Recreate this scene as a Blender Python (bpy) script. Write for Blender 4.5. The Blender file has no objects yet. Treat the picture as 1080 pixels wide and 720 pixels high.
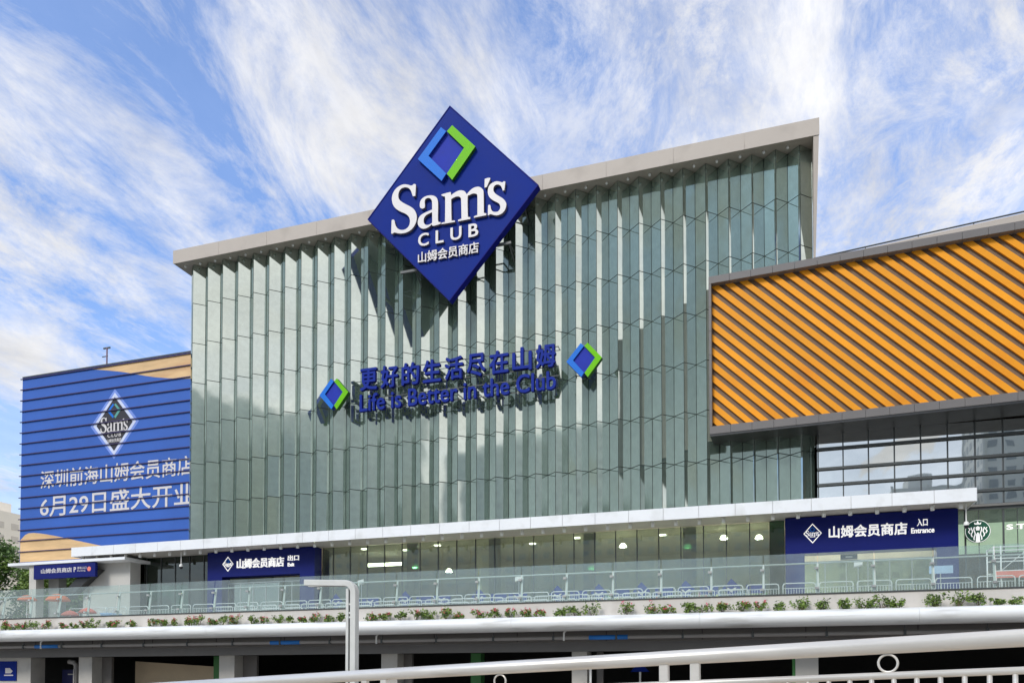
import bpy, bmesh, math, random
from mathutils import Vector, Matrix
rnd = random.Random(7)
R = math.radians
scene = bpy.context.scene
COL = scene.collection

# ------------------------------------------------------------------ materials
MATS = {}
def srgb(r, g, b):
    f = lambda v: (v/255/12.92) if v/255 <= .04045 else ((v/255+.055)/1.055)**2.4
    return (f(r), f(g), f(b), 1)

def nodes_of(name):
    m = bpy.data.materials.new(name); m.use_nodes = True
    nt = m.node_tree; nt.nodes.clear()
    out = nt.nodes.new('ShaderNodeOutputMaterial')
    return m, nt, out

def mat(name, col, rough=.6, metal=0., var=.10, scale=1.2, bump=0., stretch=(1, 1, 1), spec=.5, emit=None, estr=0., dirt=None):
    if name in MATS: return MATS[name]
    m, nt, out = nodes_of(name)
    N = nt.nodes.new; L = nt.links.new
    b = N('ShaderNodeBsdfPrincipled'); L(b.outputs[0], out.inputs[0])
    b.inputs['Roughness'].default_value = rough; b.inputs['Metallic'].default_value = metal
    b.inputs['Specular IOR Level'].default_value = spec
    tc = N('ShaderNodeTexCoord'); mp = N('ShaderNodeMapping'); mp.inputs['Scale'].default_value = stretch
    L(tc.outputs['Object'], mp.inputs[0])
    n = N('ShaderNodeTexNoise'); n.inputs['Scale'].default_value = scale; n.inputs['Detail'].default_value = 6; n.inputs['Roughness'].default_value = .65
    L(mp.outputs[0], n.inputs['Vector'])
    mr = N('ShaderNodeMapRange'); mr.inputs[1].default_value = .25; mr.inputs[2].default_value = .75
    mr.inputs[3].default_value = 1-var; mr.inputs[4].default_value = 1+var
    L(n.outputs[0], mr.inputs[0])
    mx = N('ShaderNodeVectorMath'); mx.operation = 'SCALE'; mx.inputs[0].default_value = col[:3]
    L(mr.outputs[0], mx.inputs['Scale'])
    last = mx.outputs[0]
    if dirt:
        n2 = N('ShaderNodeTexNoise'); n2.inputs['Scale'].default_value = dirt[1]; n2.inputs['Detail'].default_value = 8
        L(mp.outputs[0], n2.inputs['Vector'])
        r2 = N('ShaderNodeMapRange'); r2.inputs[1].default_value = .52; r2.inputs[2].default_value = .75; r2.inputs[4].default_value = dirt[2]
        L(n2.outputs[0], r2.inputs[0])
        mm = N('ShaderNodeMix'); mm.data_type = 'RGBA'; mm.inputs['B'].default_value = dirt[0]
        L(r2.outputs[0], mm.inputs['Factor']); L(last, mm.inputs['A']); last = mm.outputs['Result']
    L(last, b.inputs['Base Color'])
    rr = N('ShaderNodeMapRange'); rr.inputs[3].default_value = max(.02, rough-.08); rr.inputs[4].default_value = min(1, rough+.08)
    L(n.outputs[0], rr.inputs[0]); L(rr.outputs[0], b.inputs['Roughness'])
    if bump:
        bp = N('ShaderNodeBump'); bp.inputs['Strength'].default_value = bump; bp.inputs['Distance'].default_value = .02
        n3 = N('ShaderNodeTexNoise'); n3.inputs['Scale'].default_value = scale*12; L(mp.outputs[0], n3.inputs['Vector'])
        L(n3.outputs[0], bp.inputs['Height']); L(bp.outputs[0], b.inputs['Normal'])
    if emit:
        b.inputs['Emission Color'].default_value = emit; b.inputs['Emission Strength'].default_value = estr
    MATS[name] = m
    return m

def facade_glass():
    """green-grey reflective panels: a speckled dull base under a strong mirror, every panel a little different"""
    m, nt, out = nodes_of('facade_glass'); N = nt.nodes.new; L = nt.links.new
    geo = N('ShaderNodeNewGeometry'); tc = N('ShaderNodeTexCoord')
    d = N('ShaderNodeBsdfDiffuse'); g = N('ShaderNodeBsdfGlossy'); mix = N('ShaderNodeMixShader')
    n = N('ShaderNodeTexNoise'); n.inputs['Scale'].default_value = 2.2; n.inputs['Detail'].default_value = 9; n.inputs['Roughness'].default_value = .75
    L(tc.outputs['Object'], n.inputs['Vector'])
    v = N('ShaderNodeMath'); v.operation = 'MULTIPLY_ADD'; v.inputs[1].default_value = .30; v.inputs[2].default_value = .85
    L(geo.outputs['Random Per Island'], v.inputs[0])
    v2 = N('ShaderNodeMath'); v2.operation = 'MULTIPLY_ADD'; v2.inputs[1].default_value = .5; v2.inputs[2].default_value = .75; L(n.outputs[0], v2.inputs[0])
    v3 = N('ShaderNodeMath'); v3.operation = 'MULTIPLY'; L(v.outputs[0], v3.inputs[0]); L(v2.outputs[0], v3.inputs[1])
    s1 = N('ShaderNodeVectorMath'); s1.operation = 'SCALE'; s1.inputs[0].default_value = (.13, .182, .152); L(v3.outputs[0], s1.inputs['Scale'])
    L(s1.outputs[0], d.inputs['Color'])
    gm = N('ShaderNodeMapRange'); gm.inputs[1].default_value = .25; gm.inputs[2].default_value = .75; gm.inputs[3].default_value = .86; gm.inputs[4].default_value = 1.06; L(n.outputs[0], gm.inputs[0])
    gs = N('ShaderNodeVectorMath'); gs.operation = 'SCALE'; gs.inputs[0].default_value = (.795, .855, .79); L(gm.outputs[0], gs.inputs['Scale']); L(gs.outputs[0], g.inputs['Color'])
    g.inputs['Roughness'].default_value = .055
    mix.inputs[0].default_value = .58
    n4 = N('ShaderNodeTexNoise'); n4.inputs['Scale'].default_value = .55; n4.inputs['Detail'].default_value = 1
    L(tc.outputs['Object'], n4.inputs['Vector'])
    bp = N('ShaderNodeBump'); bp.inputs['Strength'].default_value = .12; bp.inputs['Distance'].default_value = .05
    L(n4.outputs[0], bp.inputs['Height']); L(bp.outputs[0], g.inputs['Normal'])
    L(d.outputs[0], mix.inputs[1]); L(g.outputs[0], mix.inputs[2]); L(mix.outputs[0], out.inputs[0])
    return m

def clear_glass(name, tint, refl, milk, milkcol=(.7, .78, .76), wob=.05):
    m, nt, out = nodes_of(name); N = nt.nodes.new; L = nt.links.new
    t = N('ShaderNodeBsdfTransparent'); t.inputs[0].default_value = (*tint, 1)
    g = N('ShaderNodeBsdfGlossy'); g.inputs['Roughness'].default_value = .015; g.inputs['Color'].default_value = (.9, .93, .9, 1)
    d = N('ShaderNodeBsdfDiffuse'); d.inputs[0].default_value = (*milkcol, 1)
    fr = N('ShaderNodeFresnel'); ge = N('ShaderNodeNewGeometry')
    io = N('ShaderNodeMapRange'); io.inputs[3].default_value = 1.5; io.inputs[4].default_value = 1/1.5; L(ge.outputs['Backfacing'], io.inputs[0]); L(io.outputs[0], fr.inputs[0])
    ad = N('ShaderNodeMath'); ad.operation = 'ADD'; ad.use_clamp = True; ad.inputs[1].default_value = refl; L(fr.outputs[0], ad.inputs[0])
    tc = N('ShaderNodeTexCoord'); n = N('ShaderNodeTexNoise'); n.inputs['Scale'].default_value = .6; n.inputs['Detail'].default_value = 1
    L(tc.outputs['Object'], n.inputs['Vector'])
    bp = N('ShaderNodeBump'); bp.inputs['Strength'].default_value = wob; bp.inputs['Distance'].default_value = .05; L(n.outputs[0], bp.inputs['Height'])
    L(bp.outputs[0], g.inputs['Normal'])
    m1 = N('ShaderNodeMixShader'); m2 = N('ShaderNodeMixShader')
    L(t.outputs[0], m1.inputs[1]); L(d.outputs[0], m1.inputs[2])
    nd = N('ShaderNodeTexNoise'); nd.inputs['Scale'].default_value = 1.7; nd.inputs['Detail'].default_value = 5; L(tc.outputs['Object'], nd.inputs['Vector'])
    mr = N('ShaderNodeMapRange'); mr.inputs[3].default_value = milk*.6; mr.inputs[4].default_value = milk*1.4; L(nd.outputs[0], mr.inputs[0])
    L(mr.outputs[0], m1.inputs[0])
    L(ad.outputs[0], m2.inputs[0]); L(m1.outputs[0], m2.inputs[1]); L(g.outputs[0], m2.inputs[2])
    L(m2.outputs[0], out.inputs[0])
    return m

M_FAC = facade_glass()
M_GLASS = clear_glass('shop_glass', (.60, .68, .60), .20, .0)
M_DARKGLASS = clear_glass('dark_green_glass', (.10, .22, .15), .05, .0)
M_RGLASS = clear_glass('mirror_window_glass', (.10, .13, .12), .72, .0)
M_BAL = clear_glass('balustrade_glass', (.86, .92, .90), .0, .11, (.66, .74, .71), .02)
M_JOINT = mat('dark_joint', srgb(62, 70, 65), .6)
M_ROOF = mat('beige_aluminium', srgb(188, 178, 167), .55, 0, .05, .4, spec=.3, dirt=(srgb(130, 120, 110), .5, .3))
M_SOFFIT = mat('roof_soffit', srgb(170, 162, 150), .6)
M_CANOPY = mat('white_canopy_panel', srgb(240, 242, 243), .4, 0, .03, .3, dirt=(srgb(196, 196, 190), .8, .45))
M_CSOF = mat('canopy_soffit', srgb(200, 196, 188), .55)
M_WHITE = mat('white_paint', srgb(236, 236, 232), .4, 0, .04, 1.)
M_MOULD = mat('white_moulding', srgb(236, 237, 235), .45, 0, .05, .3, stretch=(.4, 1, 4), dirt=(srgb(160, 156, 146), .9, .7))
M_STEEL = mat('brushed_steel', srgb(205, 205, 202), .32, .75, .06, 3.)
M_GALV = mat('galvanised_white', srgb(232, 234, 232), .4, .15)
M_RAILST = mat('railing_steel', srgb(226, 222, 214), .36, .45, .06, 6., dirt=(srgb(170, 158, 142), 2.2, .4), stretch=(.3, 1, 3))
M_DGREY = mat('dark_grey_frame', srgb(74, 78, 78), .45)
M_GREYFR = mat('grey_aluminium_frame', srgb(116, 112, 110), .5, 0, .05, .7, spec=.3)
M_ORANGE = mat('orange_slat', srgb(249, 164, 36), .55, 0, .06, .5, spec=.2, dirt=(srgb(232, 128, 22), .35, .45))
def per_slat(m, amt):
    nt = m.node_tree; b = next(n for n in nt.nodes if n.type == 'BSDF_PRINCIPLED'); src = b.inputs['Base Color'].links[0].from_socket
    g = nt.nodes.new('ShaderNodeNewGeometry'); r = nt.nodes.new('ShaderNodeMapRange'); r.inputs[3].default_value = 1-amt; r.inputs[4].default_value = 1+amt*.4
    v = nt.nodes.new('ShaderNodeVectorMath'); v.operation = 'SCALE'
    nt.links.new(g.outputs['Random Per Island'], r.inputs[0]); nt.links.new(src, v.inputs[0]); nt.links.new(r.outputs[0], v.inputs['Scale']); nt.links.new(v.outputs[0], b.inputs['Base Color'])
per_slat(M_ORANGE, .10)
M_SLATBACK = mat('brown_backing', srgb(124, 104, 84), .7, 0, .15, 6.)
M_BLACKSOF = mat('black_soffit', srgb(44, 45, 46), .35)
M_SIGNBLUE = mat('sign_blue', srgb(16, 44, 132), .55, 0, .08, .35, spec=.08)
M_SIGNSIDE = mat('sign_edge_blue', srgb(18, 24, 118), .55, spec=.1)
M_SQUARE = mat('logo_violet_blue', srgb(44, 60, 168), .55, spec=.1)
M_LBLUE = mat('logo_light_blue', srgb(34, 116, 214), .5, spec=.15)
M_GREEN = mat('logo_lime_green', srgb(112, 192, 8), .5, spec=.15)
M_LIT = mat('glowing_letter', srgb(244, 242, 238), .45, emit=(1, .98, .95, 1), estr=.32)
M_BACK = mat('sign_back_plate', srgb(120, 130, 122), .6)
M_LETTER = mat('letter_white', srgb(218, 213, 211), .45, 0, .03)
M_LETSIDE = mat('letter_blue', srgb(26, 48, 142), .55, spec=.1)
M_PORTAL = mat('portal_navy', srgb(13, 26, 104), .45, 0, .08, .4, spec=.2)
M_BANNER = mat('banner_blue', srgb(56, 100, 184), .55, 0, .12, .12, spec=.3)
M_FIN = mat('louvre_fin', srgb(58, 46, 92), .5)
M_PETAL = mat('banner_tan', srgb(226, 188, 136), .55, 0, .3, .5, stretch=(.25, 1, 1.6), dirt=(srgb(190, 132, 82), .6, .8))
M_BLACK = mat('logo_black', srgb(34, 32, 40), .5)
M_CONC = mat('concrete', srgb(166, 165, 160), .8, 0, .12, .8, .2, dirt=(srgb(110, 108, 102), 1.4, .5))
M_PLANT_WALL = mat('planter_wall', srgb(214, 208, 200), .75, 0, .06, .6, .1, dirt=(srgb(170, 162, 150), 1.2, .5))
M_BEAM = mat('beam_grey', srgb(116, 112, 108), .7, 0, .12, .8)
M_COLUMN = mat('column_grey', srgb(196, 192, 184), .6, 0, .06, .5, dirt=(srgb(140, 140, 136), 1.1, .4))
M_PIPE = mat('service_pipe', srgb(150, 146, 142), .55, 0, .1, 1.)
M_SLEEVE = mat('blue_sleeve', srgb(30, 118, 200), .5)
M_DECK = mat('deck_paving', srgb(170, 166, 158), .8, 0, .08, .7, .2)
M_INT = mat('interior_beige', srgb(206, 200, 184), .8)
M_INTD = mat('interior_brown', srgb(112, 88, 66), .7)
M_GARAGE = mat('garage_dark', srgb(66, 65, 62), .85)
M_GARWALL = mat('garage_beige', srgb(222, 200, 168), .8, 0, .12, .4)
M_GREENCOL = mat('green_painted_column', srgb(70, 130, 70), .6)
M_ASPH = mat('asphalt', (.05, .05, .052, 1), .85, 0, .2, 3., .3)
M_PAVE = mat('pavement', srgb(160, 156, 150), .85, 0, .1, 1.5, .2)
M_GROUND = mat('ground', (.10, .11, .07, 1), .9, 0, .25, .3)
M_PAINT = mat('road_paint', srgb(230, 230, 226), .6)
M_BARK = mat('bark', (.09, .065, .045, 1), .9, 0, .3, 3.)
M_LEAF = [mat('leaf_a', (.08, .16, .035, 1), .55, 0, .35, .6), mat('leaf_b', (.12, .205, .05, 1), .55, 0, .3, .6), mat('leaf_c', (.18, .27, .05, 1), .5, 0, .3, .6)]
M_PLEAF = [mat('shrub_leaf', (.20, .30, .055, 1), .55, 0, .35, 4.), mat('shrub_leaf_dark', (.07, .12, .035, 1), .55, 0, .3, 4.)]
M_PINK = mat('pink_blossom', srgb(226, 96, 118), .6, 0, .2, 5.)
M_TWIG = mat('twig', (.10, .075, .045, 1), .85)
M_ORNG = mat('orange_cloth', srgb(232, 118, 62), .8, 0, .15, 2.)
M_SALMON = mat('salmon_cloth', srgb(240, 124, 104), .8, 0, .12, 2.)
M_PALEBLUE = mat('pale_blue_plastic', srgb(150, 186, 232), .5)
M_LAMPW = mat('lamp_glow', srgb(255, 250, 235), .5, emit=(1, .93, .8, 1), estr=9.)
M_STRIP = mat('ceiling_strip_glow', srgb(255, 250, 240), .5, emit=(1, .94, .84, 1), estr=7.)
M_GREYLAMP = mat('lamp_post_paint', srgb(214, 216, 212), .4, 0, .05, 1., dirt=(srgb(165, 164, 158), 2., .35))
M_RED = mat('red_banner', srgb(236, 132, 116), .7)
M_CGREEN = mat('coffee_green', srgb(22, 92, 66), .45)
M_PALEINT = mat('pale_glowing_interior', srgb(206, 222, 204), .7, emit=(.72, .85, .70, 1), estr=.45)  # wall emission added to brighten the coffee shop
M_TWHITE = mat('tower_white', srgb(240, 232, 218), .8, 0, .06, .1); M_TWL = mat('tower_window_hazed', srgb(206, 198, 186), .5)  # distant haze put into these pale colours
M_TGREY = mat('tower_grey', srgb(206, 206, 200), .8, 0, .1, .1)
M_TWIN = mat('tower_window', srgb(150, 154, 154), .4)

# ------------------------------------------------------------------ mesh helpers
class MB:
    def __init__(s): s.v = []; s.f = []; s.mi = []
    def add(s, vs, fs, mi=0):
        o = len(s.v); s.v += [tuple(v) for v in vs]; s.f += [tuple(o+i for i in f) for f in fs]; s.mi += [mi]*len(fs)
    def quad(s, a, b, c, d, mi=0): s.add([a, b, c, d], [(0, 1, 2, 3)], mi)
    def box(s, x0, x1, y0, y1, z0, z1, mi=0):
        s.add([(x0, y0, z0), (x1, y0, z0), (x1, y1, z0), (x0, y1, z0), (x0, y0, z1), (x1, y0, z1), (x1, y1, z1), (x0, y1, z1)],
              [(0, 3, 2, 1), (4, 5, 6, 7), (0, 1, 5, 4), (1, 2, 6, 5), (2, 3, 7, 6), (3, 0, 4, 7)], mi)
    def tube(s, pts, r, n=10, mi=0, cap=True):
        pts = [Vector(p) for p in pts]; rs = r if isinstance(r, (list, tuple)) else [r]*len(pts)
        o = len(s.v); prev = None
        for i, p in enumerate(pts):
            if i == 0: t = pts[1]-p
            elif i == len(pts)-1: t = p-pts[i-1]
            else: t = (pts[i+1]-p).normalized()+(p-pts[i-1]).normalized()
            t.normalize()
            if prev is None:
                a = Vector((0, 0, 1)) if abs(t.z) < .9 else Vector((1, 0, 0))
                u = t.cross(a).normalized()
            else:
                u = (prev-t*prev.dot(t)).normalized()
            prev = u; w = t.cross(u)
            for k in range(n):
                an = 2*math.pi*k/n
                s.v.append(tuple(p+(u*math.cos(an)+w*math.sin(an))*rs[i]))
        for i in range(len(pts)-1):
            for k in range(n):
                a = o+i*n+k; b = o+i*n+(k+1) % n
                s.f.append((a, b, b+n, a+n)); s.mi.append(mi)
        if cap:
            s.f.append(tuple(o+k for k in range(n))[::-1]); s.mi.append(mi)
            s.f.append(tuple(o+(len(pts)-1)*n+k for k in range(n))); s.mi.append(mi)
    def prism(s, poly, y0, y1, mi=0):
        """convex or mildly concave polygon in X,Z pushed from y0 (front) to y1"""
        n = len(poly)
        s.add([(x, y0, z) for x, z in poly]+[(x, y1, z) for x, z in poly],
              [tuple(range(n)), tuple(range(2*n-1, n-1, -1))]+[(i, (i+1) % n, n+(i+1) % n, n+i)[::-1] for i in range(n)], mi)
    def lathe(s, c, prof, n=16, mi=0):
        o = len(s.v)
        for r, z in prof:
            for k in range(n):
                a = 2*math.pi*k/n; s.v.append((c[0]+r*math.cos(a), c[1]+r*math.sin(a), c[2]+z))
        for i in range(len(prof)-1):
            for k in range(n):
                a = o+i*n+k; b = o+i*n+(k+1) % n
                s.f.append((a, b, b+n, a+n)); s.mi.append(mi)
    def build(s, name, mats, parent=None, smooth=False, bevel=0, fixn=True):
        me = bpy.data.meshes.new(name); me.from_pydata(s.v, [], s.f); me.update()
        for m in (mats if isinstance(mats, (list, tuple)) else [mats]): me.materials.append(m)
        for p, i in zip(me.polygons, s.mi): p.material_index = i; p.use_smooth = smooth
        if fixn:
            bm = bmesh.new(); bm.from_mesh(me); bmesh.ops.recalc_face_normals(bm, faces=bm.faces); bm.to_mesh(me); bm.free()
        o = bpy.data.objects.new(name, me); COL.objects.link(o)
        if parent: o.parent = parent; o.matrix_parent_inverse = world_of(parent).inverted()
        if bevel:
            b = o.modifiers.new('bevel', 'BEVEL'); b.width = bevel; b.segments = 2; b.limit_method = 'ANGLE'
        return o

def world_of(o):
    m = o.matrix_basis.copy()
    if o.parent: m = world_of(o.parent) @ o.matrix_parent_inverse @ m
    return m

def tag(o, label=None, cat=None, group=None, kind=None):
    if label: o['label'] = label
    if cat: o['category'] = cat
    if group: o['group'] = group
    if kind: o['kind'] = kind
    return o
def thing(name, label, cat, loc=(0, 0, 0), group=None, rz=0):
    o = bpy.data.objects.new(name, None); COL.objects.link(o); o.location = loc; o.rotation_euler.z = rz
    o.empty_display_size = .3
    return tag(o, label, cat, group)
def bx(name, m, parent, *b, bevel=0):
    mb = MB(); mb.box(*b); return mb.build(name, m, parent, bevel=bevel)
def dup(root, loc, label=None, group=None, rz=None):
    r = root.copy(); COL.objects.link(r); r.location = loc
    if rz is not None: r.rotation_euler.z = rz
    if label: r['label'] = label
    if group: r['group'] = group
    for ch in list(root.children):
        c = ch.copy(); COL.objects.link(c); c.parent = r; c.matrix_parent_inverse = ch.matrix_parent_inverse.copy()
        for g in list(ch.children):
            d = g.copy(); COL.objects.link(d); d.parent = c; d.matrix_parent_inverse = g.matrix_parent_inverse.copy()
    return r

def mesh_from_curve(cu, name):
    o = bpy.data.objects.new('tmp', cu); COL.objects.link(o)
    dg = bpy.context.evaluated_depsgraph_get(); dg.update()
    me = bpy.data.meshes.new_from_object(o.evaluated_get(dg)); me.name = name
    bpy.data.objects.remove(o); bpy.data.curves.remove(cu)
    return me

def place_face(me, x0, x1, z0, z1, yf, depth, name, mats, parent):
    """me lies in XY with thickness along Z (0..1 scaled): stand it up facing -Y, fitted to the box"""
    vs = [v.co.copy() for v in me.vertices]
    a0, a1 = min(v.x for v in vs), max(v.x for v in vs); b0, b1 = min(v.y for v in vs), max(v.y for v in vs)
    c0, c1 = min(v.z for v in vs), max(v.z for v in vs)
    for v, c in zip(me.vertices, vs):
        v.co = (x0+(c.x-a0)/(a1-a0)*(x1-x0), yf+(c1-c.z)/max(1e-6, c1-c0)*depth, z0+(c.y-b0)/(b1-b0)*(z1-z0))
    me.update()
    me.materials.clear()
    for m in (mats if isinstance(mats, (list, tuple)) else [mats]): me.materials.append(m)
    for p in me.polygons:
        p.use_smooth = False
        p.material_index = 0 if len(me.materials) == 1 or p.normal.y < -.7 else (2 if len(me.materials) > 2 and p.normal.y > .7 else 1)
    o = bpy.data.objects.new(name, me); COL.objects.link(o)
    if parent: o.parent = parent; o.matrix_parent_inverse = world_of(parent).inverted()
    return o

def text(body, x0, x1, z0, z1, yf, depth, m, parent, bold=.0, name='lettering', spacing=1.):
    cu = bpy.data.curves.new('t', 'FONT'); cu.body = body; cu.extrude = .05; cu.offset = bold; cu.resolution_u = 4
    cu.space_character = spacing; cu.fill_mode = 'BOTH'; cu.offset = 0
    me = mesh_from_curve(cu, name)
    if bold:        # heavier strokes: the glyphs laid over themselves a hair apart, each a touch further out
        vs = [v.co.copy() for v in me.vertices]; fs = [tuple(p.vertices) for p in me.polygons]; V = []; F = []
        for i, (ax, az) in enumerate(((0, 0), (1, 0), (-1, 0), (0, .8), (0, -.8), (.7, .6), (-.7, -.6), (-.7, .6), (.7, -.6))):
            o = len(V); V += [(v.x+ax*bold, v.y+az*bold, v.z*(1+.02*i)) for v in vs]; F += [tuple(o+k for k in f) for f in fs]
        me = bpy.data.meshes.new(name); me.from_pydata(V, [], F); me.update()
    return place_face(me, x0, x1, z0, z1, yf, depth, name, m, parent)

def smooth_loop(p, corner=52):
    """rounded outline through the points, keeping sharp corners"""
    n = len(p); out = []
    P = [Vector(q) for q in p]
    def sharp(i):
        a = P[i]-P[i-1]; b = P[(i+1) % n]-P[i]
        return a.length < 1e-6 or b.length < 1e-6 or a.angle(b) > R(corner)
    sh = [sharp(i) for i in range(n)]
    for i in range(n):
        p1, p2 = P[i], P[(i+1) % n]; p0 = P[i-1] if not sh[i] else p1-(p2-p1); p3 = P[(i+2) % n] if not sh[(i+1) % n] else p2+(p2-p1)
        out.append(p1)
        for t in (.33, .66):
            out.append(.5*((2*p1)+(p2-p0)*t+(2*p0-5*p1+4*p2-p3)*t*t+(3*p1-p0-3*p2+p3)*t**3))
    return [(v.x, v.y) for v in out]

def outline(loops, cx, cz, yf, depth, m, parent, sc=1., scz=None, name='lettering'):
    scz = scz or sc
    cu = bpy.data.curves.new('c', 'CURVE'); cu.dimensions = '2D'; cu.fill_mode = 'BOTH'; cu.extrude = .05
    for lp in loops:
        sp = cu.splines.new('POLY'); sp.points.add(len(lp)-1)
        for pt, (x, z) in zip(sp.points, lp): pt.co = (x, z, 0, 1)
        sp.use_cyclic_u = True
    me = mesh_from_curve(cu, name)
    xs = [v.co.x for v in me.vertices]; zs = [v.co.y for v in me.vertices]
    return place_face(me, cx+min(xs)*sc, cx+max(xs)*sc, cz+min(zs)*scz, cz+max(zs)*scz, yf, depth, name, m, parent)

S_ = [[-2.73,1.83],[-2.65,1.77],[-2.7,0.93],[-2.88,0.92],[-2.93,1.01],[-3.01,1.25],[-3.11,1.47],[-3.29,1.65],[-3.51,1.74],[-3.76,1.74],[-3.96,1.63],[-4.08,1.42],[-4.11,1.17],[-4.04,0.92],[-3.82,0.68],[-3.46,0.42],[-3.11,0.19],[-2.82,-0.07],[-2.65,-0.36],[-2.57,-0.7],[-2.61,-1.02],[-2.75,-1.32],[-3.0,-1.57],[-3.31,-1.71],[-3.67,-1.75],[-4.03,-1.7],[-4.31,-1.6],[-4.46,-1.56],[-4.56,-1.62],[-4.69,-1.59],[-4.66,-0.58],[-4.57,-0.55],[-4.43,-0.62],[-4.37,-0.9],[-4.24,-1.19],[-4.03,-1.39],[-3.74,-1.49],[-3.46,-1.46],[-3.24,-1.3],[-3.14,-1.06],[-3.15,-0.76],[-3.28,-0.5],[-3.53,-0.27],[-3.89,-0.06],[-4.25,0.2],[-4.5,0.51],[-4.63,0.87],[-4.64,1.2],[-4.54,1.51],[-4.33,1.77],[-4.01,1.94],[-3.65,1.99],[-3.33,1.9],[-3.08,1.79],[-2.94,1.78],[-2.83,1.85]]
a_ = [[-2.33,0.1],[-2.3,0.39],[-2.16,0.59],[-1.88,0.72],[-1.49,0.73],[-1.18,0.63],[-0.97,0.46],[-0.87,0.22],[-0.84,-0.18],[-0.85,-1.21],[-0.79,-1.42],[-0.63,-1.46],[-0.63,-1.58],[-0.93,-1.62],[-1.21,-1.63],[-1.31,-1.58],[-1.35,-1.48],[-1.52,-1.61],[-1.76,-1.7],[-2.04,-1.7],[-2.29,-1.57],[-2.47,-1.31],[-2.48,-1.04],[-2.4,-0.8],[-2.19,-0.61],[-1.87,-0.5],[-1.56,-0.43],[-1.32,-0.38],[-1.32,0.04],[-1.35,0.31],[-1.49,0.5],[-1.7,0.57],[-1.88,0.51],[-1.93,0.35],[-1.91,0.02],[-1.94,-0.13],[-2.12,-0.16],[-2.27,-0.07]]
ah_ = [[-1.32,-0.58],[-1.56,-0.63],[-1.84,-0.74],[-1.99,-0.94],[-2.01,-1.16],[-1.94,-1.34],[-1.77,-1.47],[-1.56,-1.47],[-1.38,-1.41],[-1.31,-1.32]]
m_ = [[-0.58,0.56],[-0.51,0.62],[0.04,0.66],[0.18,0.64],[0.2,0.41],[0.42,0.52],[0.69,0.62],[0.96,0.63],[1.23,0.53],[1.39,0.34],[1.44,0.23],[1.64,0.42],[1.91,0.59],[2.21,0.64],[2.48,0.57],[2.68,0.37],[2.76,0.1],[2.78,-1.3],[2.81,-1.4],[2.98,-1.47],[2.96,-1.6],[2.01,-1.61],[2.01,-1.51],[2.25,-1.46],[2.28,-1.37],[2.28,-0.12],[2.25,0.07],[2.11,0.16],[1.91,0.2],[1.64,0.13],[1.51,-0.01],[1.53,-1.36],[1.58,-1.47],[1.73,-1.52],[1.72,-1.65],[0.76,-1.65],[0.76,-1.54],[0.97,-1.5],[1.03,-1.43],[1.0,-0.13],[0.96,0.07],[0.83,0.19],[0.62,0.23],[0.38,0.18],[0.21,0.11],[0.24,-1.41],[0.32,-1.5],[0.51,-1.54],[0.51,-1.65],[-0.56,-1.62],[-0.56,-1.52],[-0.33,-1.5],[-0.28,-1.44],[-0.27,0.27],[-0.34,0.41],[-0.44,0.46]]
ap_ = [[2.85,1.1],[3.08,1.13],[3.26,1.1],[3.26,0.99],[3.0,0.47],[2.85,0.46],[2.83,0.52]]
s_ = [[4.41,0.6],[4.43,0.54],[4.35,-0.03],[4.23,-0.03],[4.19,0.11],[4.1,0.32],[3.94,0.46],[3.74,0.5],[3.58,0.42],[3.51,0.21],[3.56,0.01],[3.74,-0.21],[4.0,-0.42],[4.3,-0.67],[4.48,-0.96],[4.5,-1.18],[4.4,-1.48],[4.17,-1.69],[3.87,-1.77],[3.61,-1.72],[3.41,-1.63],[3.28,-1.58],[3.15,-1.64],[3.09,-1.61],[3.11,-0.89],[3.21,-0.87],[3.29,-0.95],[3.33,-1.18],[3.44,-1.39],[3.64,-1.49],[3.87,-1.49],[4.02,-1.34],[4.04,-1.13],[3.94,-0.92],[3.71,-0.75],[3.41,-0.53],[3.18,-0.26],[3.09,0.04],[3.11,0.35],[3.24,0.58],[3.48,0.71],[3.74,0.75],[4.0,0.67],[4.2,0.58],[4.3,0.63]]
SAMS = [smooth_loop(q) for q in (S_, a_, ah_, m_, ap_, s_)]
BLUE_L = [(-.6, 5.67), (-2.48, 3.65), (-.54, 1.6), (-.17, 2.08), (-1.61, 3.72), (-.18, 5.27)]
GREEN_L = [(.3, 5.62), (2.13, 3.63), (.31, 1.51), (-.12, 2.06), (1.25, 3.72), (-.12, 5.26)]
SQ_L = [(-.18, 5.27), (1.25, 3.72), (-.15, 2.08), (-1.61, 3.72)]
CJK = '山姆会员商店'

# ------------------------------------------------------------------ ground, road
def sheet(name, m, x0, x1, y0, y1, z, kind='structure'):
    mb = MB(); mb.quad((x0, y0, z), (x1, y0, z), (x1, y1, z), (x0, y1, z)); return tag(mb.build(name, m), kind=kind)
sheet('ground', M_GROUND, -2500, 2500, -2500, 2500, 0)
sheet('road', M_ASPH, -300, 300, 14, 30, .004)
mb = MB()
for i in range(-30, 31): mb.box(i*8-1.5, i*8+1.5, 21.9, 22.05, .008, .012)
tag(mb.build('road_markings', M_PAINT), kind='structure')
mb = MB(); mb.box(-300, 300, 30, 39.4, 0, .13); tag(mb.build('pavement', M_PAVE), kind='structure')
sheet('plaza', M_PAVE, -60, 40, -30, 13.9, .004)

# ------------------------------------------------------------------ main store building
X0, X1, P = -47.65, 3.0, 1.535
YR, YV = 55.0, 55.74
store = thing('store_building', 'tall store with pleated green glass front, flat beige roof edge and long white canopy', 'building', (-22, 60, 0))
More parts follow.
